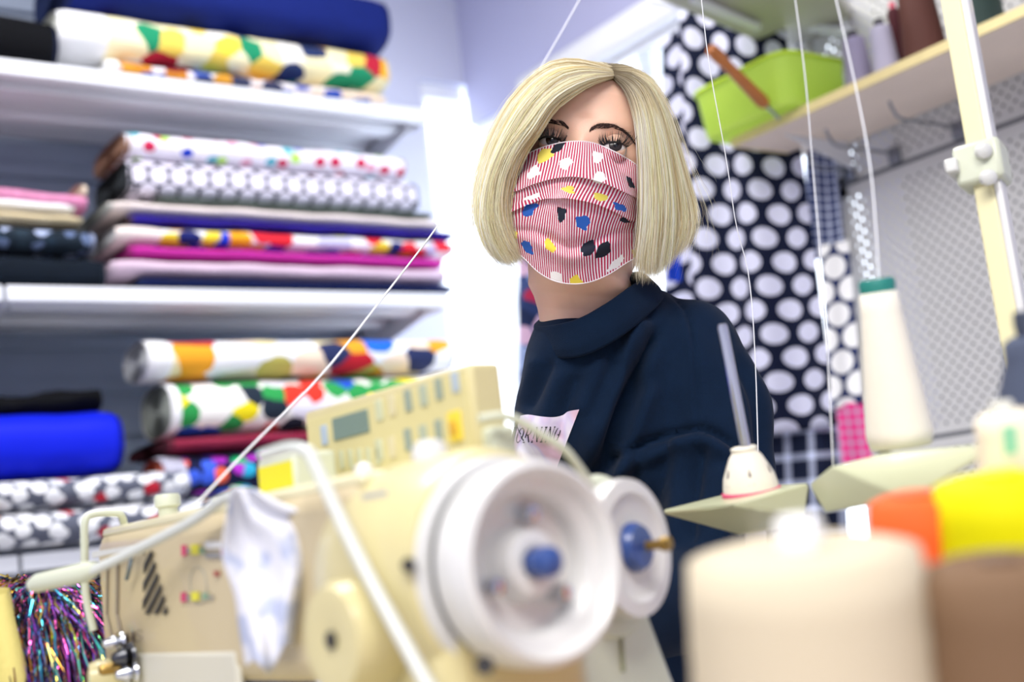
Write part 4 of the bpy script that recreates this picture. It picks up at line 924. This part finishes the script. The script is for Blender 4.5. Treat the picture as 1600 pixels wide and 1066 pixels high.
# handwheel: thick dished rim, hub, blue knob, screws
hw = mk('handwheel', G().lathe([(.044, .029), (.049, .028), (.0520, .022), (.0520, .006), (.0505, .000), (.0475, -.0015), (.0445, .001), (.0425, .006), (.038, .0085), (.035, .012), (.0335, .020), (.020, .022), (.0175, .0165), (.0165, .010), (.0150, .009), (.0085, .009), (.008, .013)], W0, MA_, 72), wht, m1, smooth='auto')
mk('belt_guard', G().lathe([(.047, .0295), (.0560, .0295), (.0575, .033), (.0575, .042), (.056, .046), (.047, .046)], W0, MA_, 64), wht, m1, smooth='auto')
mk('rubber_ring', G().lathe([(.045, .027), (.0500, .027), (.0505, .0310), (.045, .0310)], W0, MA_, 64), drk, hw, smooth='auto')  # dark ring stands in for the shade in the gap behind the wheel
mk('knob', G().lathe([(.0065, .012), (.0078, .006), (.0080, .000), (.0072, -.004), (.004, -.0065), (.0005, -.007)], W0, MA_, 28), blue, hw, smooth='auto')
for an in (200, 320, 80):
    a = math.radians(an); c = W0+MN*(.0255*-math.cos(a))+ZV*(.0255*math.sin(a))
    mk('screw', G().lathe([(.0045, .022), (.0045, .013), (.0038, .0105), (.001, .010)], c, MA_, 16), chrome, hw, smooth='auto')
for (px, py, r_, yy) in ((638, 883, .0035, .062), (757, 1040, .0045, .050)):
    c = MF(px, py, yy); mk('screw_recess', G().lathe([(r_, -.004), (r_, .0006), (r_*.6, .0004)], c, (CAM-c).normalized(), 20), drk, m1, smooth='auto')
# dial on the front of the arm
dc = MF(522, 1000, .075)
dl = mk('stitch_dial', G().lathe([(.026, -.030), (.0285, -.026), (.0290, -.004), (.0265, .002), (.020, .003), (.008, .001)], dc, MN, 44), crm, m1, smooth='auto')
mk('dial_hole', G().lathe([(.0045, 0), (.0045, .0028), (.002, .0028)], dc, MN, 18), drk, dl)
mk('bobbin_winder', G().lathe([(.012, -.03), (.012, -.006), (.008, 0)], MF(598, 1035, .05), MN, 24), mat('metal_dull', '#8d8a80', .4, metal=.7), m1, smooth='auto')
# flat marks on the arm's face
def flat(name, pts, m, y=.0462, parent=arm, th=.0004):
    return mk(name, G().prism([MF(px, py, y) for px, py in pts], MN, th), m, parent)
# striped triangle: dark bars cut by pale diagonals
g = G()
xl, yt, yb, xr = 223, 861, 960, 263
for i in range(9):
    c0 = -70+i*23.0            # bar i runs parallel to the direction (1, -2)
    poly = []
    def inside(px, py): return True
    A_, B_, C_ = np.array((xl, yb)), np.array((237, yt)), np.array((xr, yb))
    def clip(poly, n, c):
        out = []
        for k in range(len(poly)):
            p, q = poly[k], poly[(k+1) % len(poly)]; dp, dq = p@n-c, q@n-c
            if dp >= 0: out.append(p)
            if dp*dq < 0: out.append(p+(q-p)*dp/(dp-dq))
        return out
    n_ = np.array((2., 1.)); n_ /= np.linalg.norm(n_); base_c = A_@n_
    tri = [np.array((xl, yb), float), np.array((xl+2, yt+4), float), np.array((237., yt)), np.array((xr, yb), float)]
    p_ = clip(clip(tri, n_, base_c-45+i*12.), -n_, -(base_c-45+i*12.+6.2))
    if len(p_) > 2: g.prism([MF(q[0], q[1], .0462) for q in p_], MN, .0004)
mk('striped_emblem', g, drk, arm)
for c_, rr_ in (('#c8406a', [(284, 852, 291, 869), (283, 926, 291, 941)]), ('#d8d23c', [(299, 851, 311, 867), (299, 925, 311, 939)]), ('#7f9f84', [(316, 927, 325, 937), (313, 856, 319, 866)]), ('#a04238', [(345, 858, 363, 867), (334, 893, 343, 900)]), ('#86878a', [(292, 858, 298, 864), (292, 931, 298, 938), (326, 932, 334, 936), (321, 864, 344, 872)])):
    m_ = mat('sticker_'+c_, c_, .5)
    for (a, b_, c, d) in rr_: flat('sticker', [(a, b_), (c, b_), (c, d), (a, d)], m_)
flat('sticker', [(320, 846), (344, 846), (346, 856), (322, 858)], wht)
gg = G(); cc_ = MF(310, 915); gg.tube([cc_+MA_*(.0125*math.cos(2*pi*k/40))+ZV*(.012*math.sin(2*pi*k/40)) for k in range(40)], .0003, 6, closed=True); mk('sticker_ring', gg, mat('line_grey', '#a5a8a0', .5), arm)
gg = G()
def hs_pt(x, y): return MF(x, 1008-(x-196)*.25-y*18, .0466)
GLY['H'] = [((.1, 0), (.1, 1), .4), ((.9, 0), (.9, 1), .4), ((.1, .5), (.9, .5), .2)]
GLY['S'] = [((.95, .8), (.5, 1), .3), ((.5, 1), (.08, .78), .3), ((.08, .78), (.5, .52), .3), ((.5, .52), (.95, .25), .3), ((.95, .25), (.5, 0), .3), ((.5, 0), (.05, .2), .3)]
letters('HS', [(197, 209), (211, 223)], hs_pt, mat('ink_brown', '#5a4c48', .6), arm, ws=1.3)
flat('rating_label', [(566, 772), (606, 765), (608, 812), (568, 820)], mat('label_grey', '#b9b9b2', .5))
flat('rating_mark', [(578, 782), (592, 780), (593, 796), (579, 798)], mat('label_mark', '#9b9b98', .5), y=.0468)
# face plate, tension, take-up at the needle end
mk('face_plate', mbox(.468, .492, -.03, .040, -.10, .046), tan, m1, bevel=.008)
for px, r_ in ((168, .0010), (184, .0014)): mk('face_groove', G().tube([MF(px, 872, .0462), MF(px-1, 960, .0462), MF(px+6, 990, .0462), MF(px+14, 1004, .0462)], r_, 8), mat('groove_brown', '#8a8070', .6), arm)
for i, (px, py, r_) in enumerate(((196, 1002, .0075), (211, 1024, .010), (216, 1050, .0085))):
    c = MF(px, py, .048); mk('tension_disc', G().lathe([(r_*.4, 0), (r_, .003), (r_*.9, .005), (r_*.5, .006), (r_*.7, .009), (r_*.35, .016), (r_*.2, .017)], c, MN, 28), chrome if i != 1 else mat('dark_chrome', '#55565a', .25, metal=1), m1, smooth='auto')
mk('tension_screw', G().lathe([(.004, 0), (.004, .02), (.003, .022)], MF(203, 1040, .05), MN, 16), brass, m1, smooth='auto')
mk('front_knob', G().lathe([(.011, -.018), (.0135, -.014), (.0140, .004), (.0120, .010), (.004, .012)], MF(163, 1060, .055), (MN-MA_*-.35).normalized(), 30), crm, m1, smooth='auto')
mk('clip_plate', G().prism([MF(150, 862, .05), MF(232, 848, .05), MF(234, 853, .05), MF(150, 872, .05)], MN, .003), lgr, m1)
mk('clip_hook', G().tube(crv([MF(208, 858, .05), MF(204, 880, .052), MF(198, 905, .05)], 8), .0016, 8), mat('metal_blue_grey', '#7e8c98', .35, metal=.8), m1, smooth='auto')
mk('take_up_guard', G().tube(crv([P(146, 985, .95), P(134, 930, .95), P(132, 860, .95), P(133, 815, .95), P(146, 804, .955), P(178, 802, .965), P(191, 808, .97), P(196, 838, .98)], 40), .0030, 10), pgr, m1, smooth='auto')
s_, z_ = msz(264, 814, 0)
mk('thread_post', G().lathe([(.0075, 0), (.0075, .012), (.0080, .013), (.0098, .014), (.0100, .021), (.0088, .023)], ML(s_, 0, .0565), ZV, 28), pgr, m1, smooth='auto')
s_, z_ = msz(345, 814, 0)
mk('thread_post', G().lathe([(.005, 0), (.0055, .010), (.004, .012)], ML(s_, 0, .0565), ZV, 20), pgr, m1, smooth='auto')
# guide rods of the machine
r1 = [P(142, 893, .86), P(200, 866, .845), P(300, 815, .80), P(345, 783, .775), P(372, 772, .76)]
gr = mk('guide_rod', G().tube(crv(r1, 20), .0036, 12), mat('rod_white', '#ccd0ca', .3, coat=.3), m1, smooth='auto')
mk('rod_sleeve', G().tube([P(50, 915, .895), P(60, 911, .892), P(135, 894, .864), P(150, 888, .86)], [.0050, .0068, .0072, .0048], 14), pgr, gr, smooth='auto')
r2 = [P(410, 712, .70), P(452, 700, .685), P(480, 706, .672), P(492, 726, .665), P(560, 870, .625), P(640, 1020, .59), P(690, 1110, .57)]
mk('guide_rod', G().tube(crv(r2, 30), .0035, 12), mat('rod_white', '#ccd0ca'), m1, smooth='auto')
# little box with a yellow sticker on the arm
sa, za = msz(404, 770, .02); sb, zb = msz(456, 706, .02)
bxm = mk('switch_box', mbox(sb, sa, -.012, .02, .052, zb), pgr, m1, bevel=.003)
mk('yellow_sticker', mbox(sb+.002, sa-.003, .0195, .0206, .062, zb-.005), mat('sticker_yellow', '#e6dc1e', .5), bxm)
# operating panel
yp = -.030
s1, zz1 = msz(475, 650, yp); s2, zz2 = msz(731, 560, yp); zp1 = .1165
cp_ = empty('x', (0, 0, 0)); bpy.data.objects.remove(cp_)
pn = mk('control_panel', mbox(s2, s1, yp-.024, yp, .060, zp1), crm, m1, bevel=.003)
mk('panel_border', mbox(s2+.004, s1-.004, yp-.001, yp+.0012, .061, zp1-.006), mat('panel_face', '#d2c890', .45), pn, bevel=.0005)
def prect(x0, y0, x1, y1, m, name, th=.0012):
    a, za_ = msz((x0+x1)/2-(x1-x0)/2, (y0+y1)/2, yp); b_, _ = msz((x0+x1)/2+(x1-x0)/2, (y0+y1)/2, yp)
    _, zu = msz((x0+x1)/2, y0, yp); _, zd = msz((x0+x1)/2, y1, yp)
    return mk(name, mbox(b_, a, yp+.001, yp+.001+th, zd, zu), m, pn, bevel=.0006)
prect(523, 646, 580, 683, mat('lcd_grey_green', '#6f8376', .25), 'screen')
bg_, bl_, bb_2 = mat('button_grey', '#8f9c8e', .5), mat('button_pale', '#c3c7a6', .5), mat('button_blue', '#a9b8c6', .5)
for (cx_, cy1, cy2, w_, h_, m_) in ((641, 626, 687, 11, 35, bg_), (665, 618, 681, 12, 35, mat('button_green_grey', '#a9b29c', .5)), (689, 608, 673, 11, 35, bg_), (596, 641, 703, 11, 34, bl_), (616, 633, 699, 10, 34, mat('button_beige', '#d2c9a2', .5))):
    for cy_ in (cy1, cy2): prect(cx_-w_/2, cy_-h_/2, cx_+w_/2, cy_+h_/2, m_, 'button')
prect(709, 580, 720, 614, bb_2, 'button'); prect(706, 642, 725, 690, mat('button_yellow', '#ecd23e', .5), 'button', .002); prect(710, 658, 720, 680, mat('button_orange', '#cfa02c', .5), 'button_mark', .003)
prect(505, 664, 515, 696, bb_2, 'button'); prect(498, 710, 506, 735, mat('button_yellow', '#ecd23e'), 'button')
for i in range(6): prect(520+i*14, 705-i*1.5, 527+i*14, 735-i*1.5, bl_, 'button')
mk('panel_bracket', mbox(s2-.010, s2+.02, yp-.022, yp-.004, .030, .078), pgr, pn, bevel=.003)
mk('panel_bracket', mbox(.20, .23, yp-.02, yp-.006, .05, .065), pgr, pn, bevel=.002)
mk('cable_tube', G().tube(crv([P(748, 655, .70), P(785, 650, .705), P(815, 660, .71), P(850, 682, .715), P(885, 706, .72), P(925, 760, .73)], 24), .0026, 10), pgr, pn, smooth='auto')
mk('cap', G().lathe([(.010, 0), (.010, .008), (.007, .012), (.002, .013)], ML(.075, .01, .059), ZV, 24), wht, m1, smooth='auto')
mk('cap', G().lathe([(.006, 0), (.006, .006), (.002, .009)], ML(.135, .015, .058), ZV, 24), wht, m1, smooth='auto')
# ---- paper pattern hanging on the guide rod
lf = cr([(362, 760), (352, 820), (347, 870), (366, 930), (374, 985), (384, 1042)], 31); rg = cr([(398, 764), (455, 792), (515, 802), (517, 860), (488, 935), (470, 1012)], 31)
Lb = [(384, 1042), (398, 1034), (410, 1046), (424, 1060), (436, 1040), (447, 1014), (458, 1018), (470, 1012)]
def paper(u, v):
    i = int(round(v*30)); p = lf[i]*(1-u)+rg[i]*u
    if v > .9: p[1] += (v-.9)/.1*np.interp(u, np.linspace(0, 1, 8), [0, -6, 8, 26, 8, -14, -6, 0])
    return P(p[0], p[1], .735+.010*math.sin(u*5+v*2)+.006*math.sin(u*13-v*5)-.02*v+.02*(u-.5))
pp = bpy.data.materials.new('tracing_paper'); pp.use_nodes = True; nt = pp.node_tree; bs = nt.nodes['Principled BSDF']; bs.inputs['Roughness'].default_value = .8
tc = N(nt, 'ShaderNodeTexCoord'); nz = N(nt, 'ShaderNodeTexNoise', i_Scale=40.0, i_Detail=2.0); nt.links.new(tc.outputs['Object'], nz.inputs[0])
rp = N(nt, 'ShaderNodeValToRGB'); rp.color_ramp.elements[0].color = lin('#b4bcd6'); rp.color_ramp.elements[0].position = .36; rp.color_ramp.elements[1].color = lin('#dcdde6'); rp.color_ramp.elements[1].position = .46; nt.links.new(nz.outputs[0], rp.inputs[0]); nt.links.new(rp.outputs[0], bs.inputs['Base Color'])
sh = mk('paper_sheet', G().grid(paper, 20, 30), pp, None, smooth=True, solid=.0005); tag(sh, 'crumpled white paper sheet hanging from the white guide rod of the front machine', 'paper')
c = P(476, 890, .715); g = G().prism([P(468, 900, .72), P(472, 880, .72), P(482, 868, .72), (P(486, 882, .72)), P(480, 906, .72)], -ray(476, 890).normalized(), .001)
mk('brown_mark', g, mat('brown_mark', '#a59486', .7), sh)
# ---- scraps of cloth under the arm and by the dial
sc_ = mk('blue_cloth', G().grid(lambda u, v: P(372+120*u, 1030+60*v-10*math.sin(u*3), .84+.02*math.sin(u*9)), 14, 8), mat('cloth_scrap_blue', '#2e4a96', .8, var=.2, vscale=60), None, smooth=True, solid=.002); tag(sc_, 'blue cloth lying under the arm of the front machine, below the paper', 'fabric')
# ---- second machine behind: overlocker with a white disc wheel
axB = (RT*.80-fw*.60).normalized(); axB = Vector((axB.x, axB.y, 0)).normalized(); CB = P(985, 856, .775)
sdB = Vector((-axB.y, axB.x, 0))
m2 = empty('sewing_machine', (CB.x, CB.y, .785), 'second pale machine behind the front one, with white disc wheel and blue hub', 'sewing machine')
dw = mk('disc_wheel', G().lathe([(.01, -.012), (.041, -.012), (.0430, -.009), (.0435, .000), (.0425, .004), (.034, .005), (.030, .002), (.022, .001), (.010, .002)], CB, axB, 56), wht, m2, smooth='auto')
mk('hub_cap', G().lathe([(.0155, .002), (.0155, .005), (.013, .009), (.006, .010)], CB, axB, 32), blue, dw, smooth='auto')
mk('bolt', G().lathe([(.0030, .012), (.0030, .022), (.0045, .023), (.0045, .028), (.003, .029)], CB, axB, 16), brass, dw, smooth='auto')
bp_ = [(-.075, .015), (-.03, .03), (.0, .012), (.030, -.010), (.062, -.085), (.075, -.11), (.075, .785-CB.z), (-.11, .785-CB.z), (-.10, -.02)]
mk('housing', G().prism([CB-axB*.018+sdB*x+ZV*z for x, z in bp_], -axB, .13), pgr, m2, bevel=.008)
mk('seam', G().tube([CB-axB*.017+sdB*.006+ZV*-.03, CB-axB*.017+sdB*.000+ZV*-.075], .0014, 8), mat('seam_olive', '#9aa084', .5), m2)
mk('belt_cover', G().lathe([(.01, -.05), (.050, -.05), (.052, -.045), (.052, -.018), (.048, -.014)], CB-ZV*.004, axB, 48), pgr, m2, smooth='auto')
# ---- thread stand
def hull(name, pts, m, parent, bevel=.0015):
    bm = bmesh.new(); [bm.verts.new(p) for p in pts]; r = bmesh.ops.convex_hull(bm, input=bm.verts)
    bmesh.ops.delete(bm, geom=[e for e in r['geom_interior'] if isinstance(e, bmesh.types.BMVert)], context='VERTS')
    bm.verts.index_update(); g = G().add([v.co.copy() for v in bm.verts], [tuple(v.index for v in f.verts) for f in bm.faces]); bm.free()
    return mk(name, g, m, parent, bevel=bevel)
trm = mat('tray_cream_green', '#c6caa6', .4, coat=.2)
ts = empty('thread_stand', P(1160, 1150, .93), 'pale plastic thread stand with pointed trays, a steel spindle and an empty cone holder', 'thread stand')
hull('spool_tray', [P(1036, 797, .95), P(1038, 804, .95), P(1262, 755, .90), P(1150, 768, 1.02), P(1140, 790, .88), P(1264, 762, .90), P(1152, 815, .93), P(1155, 836, .94), P(1213, 828, .92), P(1258, 806, .90), P(1200, 758, 1.0)], trm, ts)
hull('spool_tray', [P(1266, 756, .88), P(1298, 730, .84), P(1382, 709, .80), P(1545, 694, .72), P(1470, 700, .84), P(1268, 766, .88), P(1290, 803, .86), P(1420, 780, .76), P(1545, 712, .72), P(1330, 722, .92)], trm, ts)
mk('spindle', G().tube([P(1166, 705, .93), P(1129, 512, .935), P(1128, 506, .935)], [.0040, .0040, .003], 14), chrome, ts, smooth='auto')
hb_ = P(1174, 768, .93); ht_ = P(1162, 700, .93)
ch_ = mk('cone_holder', G().lathe([(.0205, 0), (.0205, .004), (.019, .012), (.0125, .026), (.0095, .030), (.0100, .033), (.0080, .034)], hb_, (ht_-hb_).normalized(), 32), mat('holder_cream', '#eee8d8', .4), ts, smooth='auto')
for k in range(6):
    a = 2*pi*k/6+.3; x_, y_, d_ = orth(ht_-hb_); p = hb_+d_*.011; o = x_*math.cos(a)+y_*math.sin(a)
    mk('slot', G().prism([p+o*.0192-d_*.004+d_.cross(o)*.0022, p+o*.0192-d_*.004-d_.cross(o)*.0022, p+o*.0165+d_*.008], o, .0006), mat('slot_shadow', '#5c4a4c', .7), ch_)
mk('pink_pad', G().lathe([(.022, -.003), (.022, .001), (.02, .002)], hb_, (ht_-hb_).normalized(), 32), mat('pad_pink', '#d4577a', .7), ts, smooth='auto')
mk('stand_pole', G().tube([P(1180, 800, .95), P(1190, 1250, .95)], .008), steel, ts, smooth='auto')
mk('pink_pad', G().lathe([(.016, -.002), (.016, .002), (.014, .003)], P(1085, 784, .945), ZV, 24), mat('pad_pink'), ts) if False else None
# cones of thread
wth = mat('thread_white_cream', '#f3eedd', .65, bump=.5, bscale=700, var=.03, vscale=50)
def cone2(label, pb, pt, wb, wt, d, m, tip, **k):
    b0 = P(*pb, d); top_ = P(*pt, d); v = top_-b0; fl = k.pop('floor', None)
    if fl is not None:      # carry the cone down to the surface it stands on
        t = (b0.z-fl)/v.normalized().z; wb = wb+(wb-wt)*t/v.length; b0 = b0-v.normalized()*t; v = top_-b0
    return cone(label, b0, v.length, wb*d/F/2, wt*d/F/2, m, lean=v, tip=tip, **k)
cone2('tall white thread cone with teal top standing on the thread stand tray', (1409, 702), (1371, 450), 102, 60, .82, wth, '#1f7f74', ck=1.9, ch=.006)
cone2('pale thread cone with a green label at the right edge above the yellow cone', (1590, 760), (1566, 640), 110, 92, .62, mat('thread_ivory', '#ece3cc', .7), '#dcdcd0', ck=.8, ch=.004)
lb = P(1580, 690, .62); mk('green_label', G().prism([P(1566, 668, .595), P(1588, 664, .595), P(1592, 708, .595), P(1570, 712, .595)], fw, .001), mat('label_green', '#8fcfae', .6), bpy.data.objects['thread_cone.006'] if 'thread_cone.006' in bpy.data.objects else None)
cone2('dark slate thread cone at the right edge, above the pale cone', (1640, 660), (1610, 520), 150, 90, .66, mat('thread_slate', '#4c5468', .7), '#3c4456')
cone2('big cream thread cone, nearest and largest at the bottom right', (1290, 1190), (1250, 850), 400, 366, .47, mat('thread_cream', '#cbbfa6', .7, bump=.4, bscale=500, var=.04, vscale=20), '#f8f8f6', ck=.42, ch=.010, floor=.800)  # core coloured white to imitate a bright spot of window light
cone2('brown thread cone in the bottom right corner', (1600, 1180), (1562, 872), 330, 260, .45, mat('thread_mid_brown', '#735a44', .7, bump=.4, bscale=500), '#6a5240', ck=.5, ch=.001, floor=.800)
cone2('orange thread cone between the cream cone and the yellow cone', (1462, 1060), (1430, 772), 190, 150, .60, mat('thread_orange', '#e8622c', .65), '#e8622c', ck=.9, ch=.001, floor=.800)
cone2('bright yellow thread cone behind the brown cone at the right edge', (1600, 1060), (1566, 742), 250, 215, .58, mat('thread_yellow', '#d8d200', .65), '#d9d400', ck=.6, ch=.002, floor=.800)
# low tray that carries the foreground cones
tt = empty('cone_tray', (.36, .22, .785), 'low wooden tray holding the foreground thread cones', 'tray')
mk('tray_floor', G().bb((.20, .02, .785), (.64, .46, .80)), wood, tt, bevel=.002)
for lo, hi in (((.20, .02, .80), (.212, .46, .83)), ((.628, .02, .80), (.64, .46, .83)), ((.212, .02, .80), (.628, .032, .83)), ((.212, .448, .80), (.628, .46, .83))): mk('tray_side', G().bb(lo, hi), wood, tt, bevel=.002)
ts2 = empty('thread_stand', P(1625, 900, .66), 'small two-armed thread stand at the right edge under the pale and slate cones', 'thread stand')
for b_ in (P(1590, 760, .62), P(1640, 660, .66)):
    mk('spool_tray', G().lathe([(.004, -.005), (.026, -.004), (.027, -.0005), (.004, 0)], b_, ZV, 32), trm, ts2, smooth='auto')
    mk('arm_pole', G().tube([b_-ZV*.004, Vector((b_.x, b_.y, .786))], .004), steel, ts2, smooth='auto')
mk('base', G().lathe([(.03, 0), (.03, .006), (.01, .008)], Vector((P(1640, 660, .66).x, P(1640, 660, .66).y, .785)), ZV, 28), steel, ts2, smooth='auto')
# ---- pale post with clamp
pst = empty('support_post', P(1604, 700, .9), 'pale yellow square post with a clamp, running up the right side', 'post')
t0, t1 = P(1478, -60, 1.02), P(1606, 660, .92); dz = (t1-t0).normalized(); nx = (RT*.8-fw*.6); nx = (nx-dz*nx.dot(dz)).normalized(); ny = dz.cross(nx)
tf_ = t1+dz*((.0-t1.z)/dz.z); tt_ = t0-dz*.25; pc = (tf_+tt_)/2; ln = (tf_-tt_).length
mk('post_face', G().box(pc+ny*.0, (.016, .015, ln), (nx, ny, dz)), mat('post_yellow', '#e3dcae', .4), pst, bevel=.002)
mk('post_edge', G().box(pc+nx*.0105+ny*.001, (.006, .016, ln), (nx, ny, dz)), wht, pst, bevel=.002)
c1 = t0.lerp(t1, .47)
cl_ = mk('clamp', G().box(c1, (.036, .030, .034), (nx, ny, dz)), pgr, pst, bevel=.004)
for q in (-.011, .011): mk('clamp_screw', G().lathe([(.006, 0), (.006, .006), (.003, .008)], c1-nx*.006+dz*q-fw*.02, -fw, 18), lgr, cl_, smooth='auto')
mk('clamp_lip', G().box(c1+dz*.0-nx*.018, (.01, .044, .012), (nx, ny, dz)), lgr, cl_, bevel=.002)
# ---- threads
thm = mat('thread_line', '#eef0f4', .5)
def thread(label, pts, r=.0005):
    o = mk('thread', G().tube(crv([P(*p) for p in pts], 24), r, 6), thm, None, smooth=True); tag(o, label, 'thread', 'loose sewing threads')
thread('white thread running from the top down behind her hair to the front machine', [(912, -12, 1.55), (853, 92, 1.5), (760, 240, 1.42), (690, 345, 1.25), (600, 463, 1.08), (505, 583, .98), (395, 695, .90), (305, 790, .845)], .0009)
thread('white thread hanging from the top past the wooden tool handle', [(1094, -20, 1.2), (1108, 100, 1.2), (1135, 250, 1.2), (1150, 350, 1.2), (1170, 432, 1.2), (1180, 560, 1.15), (1186, 770, 1.08)], .0005)
thread('white thread hanging in front of the lime basket', [(1240, -20, .95), (1258, 120, .95), (1270, 260, .95), (1290, 500, .93), (1302, 735, .90)], .0005)
thread('white thread rising from the teal-topped cone to the top edge', [(1302, -20, .9), (1340, 150, .88), (1362, 280, .85), (1374, 448, .82)], .0006)
# ---- tinsel garment and yellow cloth at the lower left
tg = empty('tinsel_garment', P(60, 1300, 1.0), 'heap of glittering multicoloured and gold tinsel fringe at the lower left corner', 'garment')
cols = ['#f060b0', '#48c8e8', '#f0e060', '#5a4a8a', '#14101c', '#4a2a58', '#e0a040', '#70e0d0', '#a860e0', '#6a2040', '#203060']
tc0 = P(48, 925, 1.02)
vs_, fs_, cs_ = [], [], []; o_ = 0
for i in range(6500):
    a = rng.uniform(-1.35, 1.15); rad = rng.uniform(.0, 1)
    dxy = RT*(math.sin(a)*.075)*(.4+.6*rng.rand())+(-fw)*(rng.uniform(-.05, .05)+.02*math.cos(a)); top_ = tc0+dxy*.25+ZV*rng.uniform(-.012, .006)
    ln_ = rng.uniform(.10, .24); n = 8; pts = []
    for k in range(n):
        t = k/(n-1); p = top_+dxy*(1.3*t**.6)+ZV*(-ln_*t**1.6+.015*math.sin(t*3)); p = p+Vector(rng.randn(3)*.0028); pts.append(p)
    sd = Vector(rng.randn(3)).normalized(); cc = lin(cols[rng.randint(len(cols))] if (a > -.3 or rng.rand() < .25) else ['#c9a227', '#8a6a12', '#f0d560', '#4a3508'][rng.randint(4)])
    for k, p in enumerate(pts):
        tw_ = Matrix.Rotation(k*1.3, 3, 'Z') @ sd; vs_ += [p-tw_*.0007, p+tw_*.0007]; cs_ += [cc, cc]
    fs_ += [(o_+2*k, o_+2*k+1, o_+2*k+3, o_+2*k+2) for k in range(n-1)]; o_ += 2*n
tm = bpy.data.materials.new('tinsel'); tm.use_nodes = True; nt = tm.node_tree; bs = nt.nodes['Principled BSDF']; at = N(nt, 'ShaderNodeAttribute', attribute_name='tint'); nt.links.new(at.outputs['Color'], bs.inputs['Base Color']); bs.inputs['Metallic'].default_value = .85; bs.inputs['Roughness'].default_value = .12
for i in range(2600):
    k = rng.randint(len(vs_)); p = vs_[k]+Vector(rng.randn(3)*.0015); q = Vector(rng.randn(3)).normalized(); x_, y_, _ = orth(q); cc = lin(['#ffd0f0', '#b0f4ff', '#fff6b0', '#ffffff', '#f070c0', '#60d0f0'][rng.randint(6)])
    vs_ += [p+x_*.0013, p-x_*.0008+y_*.0011, p-x_*.0008-y_*.0011]; cs_ += [cc]*3; n0 = len(vs_)-3; fs_.append((n0, n0+1, n0+2))
fr_ = mk('tinsel_fringe', G().add(vs_, fs_), tm, tg, fix=False, kind='stuff'); ca = fr_.data.color_attributes.new('tint', 'FLOAT_COLOR', 'POINT'); ca.data.foreach_set('color', np.array(cs_, np.float32).ravel())
mk('lining', G().lathe([(.004, .0), (.03, -.01), (.05, -.05), (.062, -.12), (.07, -.23)][::-1], tc0-ZV*.006, ZV, 28), mat('lining_dark', '#1c1424', .8), tg, smooth=True)
yc0 = P(-24, 925, .95)
def yel(u, v):
    a = 2*pi*u; r = (.018+.022*min(1, v*1.2))*(1+.10*math.sin(a*5+v*3)); return yc0+RT*r*math.cos(a)*1.0-fw*r*math.sin(a)-ZV*(.17*v-.0)+ZV*.0
y_ = mk('yellow_cloth', G().grid(yel, 48, 24), mat('cloth_yellow', '#e9dc8a', .8, bump=.5, bscale=300), None, smooth=True); tag(y_, 'soft yellow cloth bundle at the left edge beside the tinsel', 'cloth')
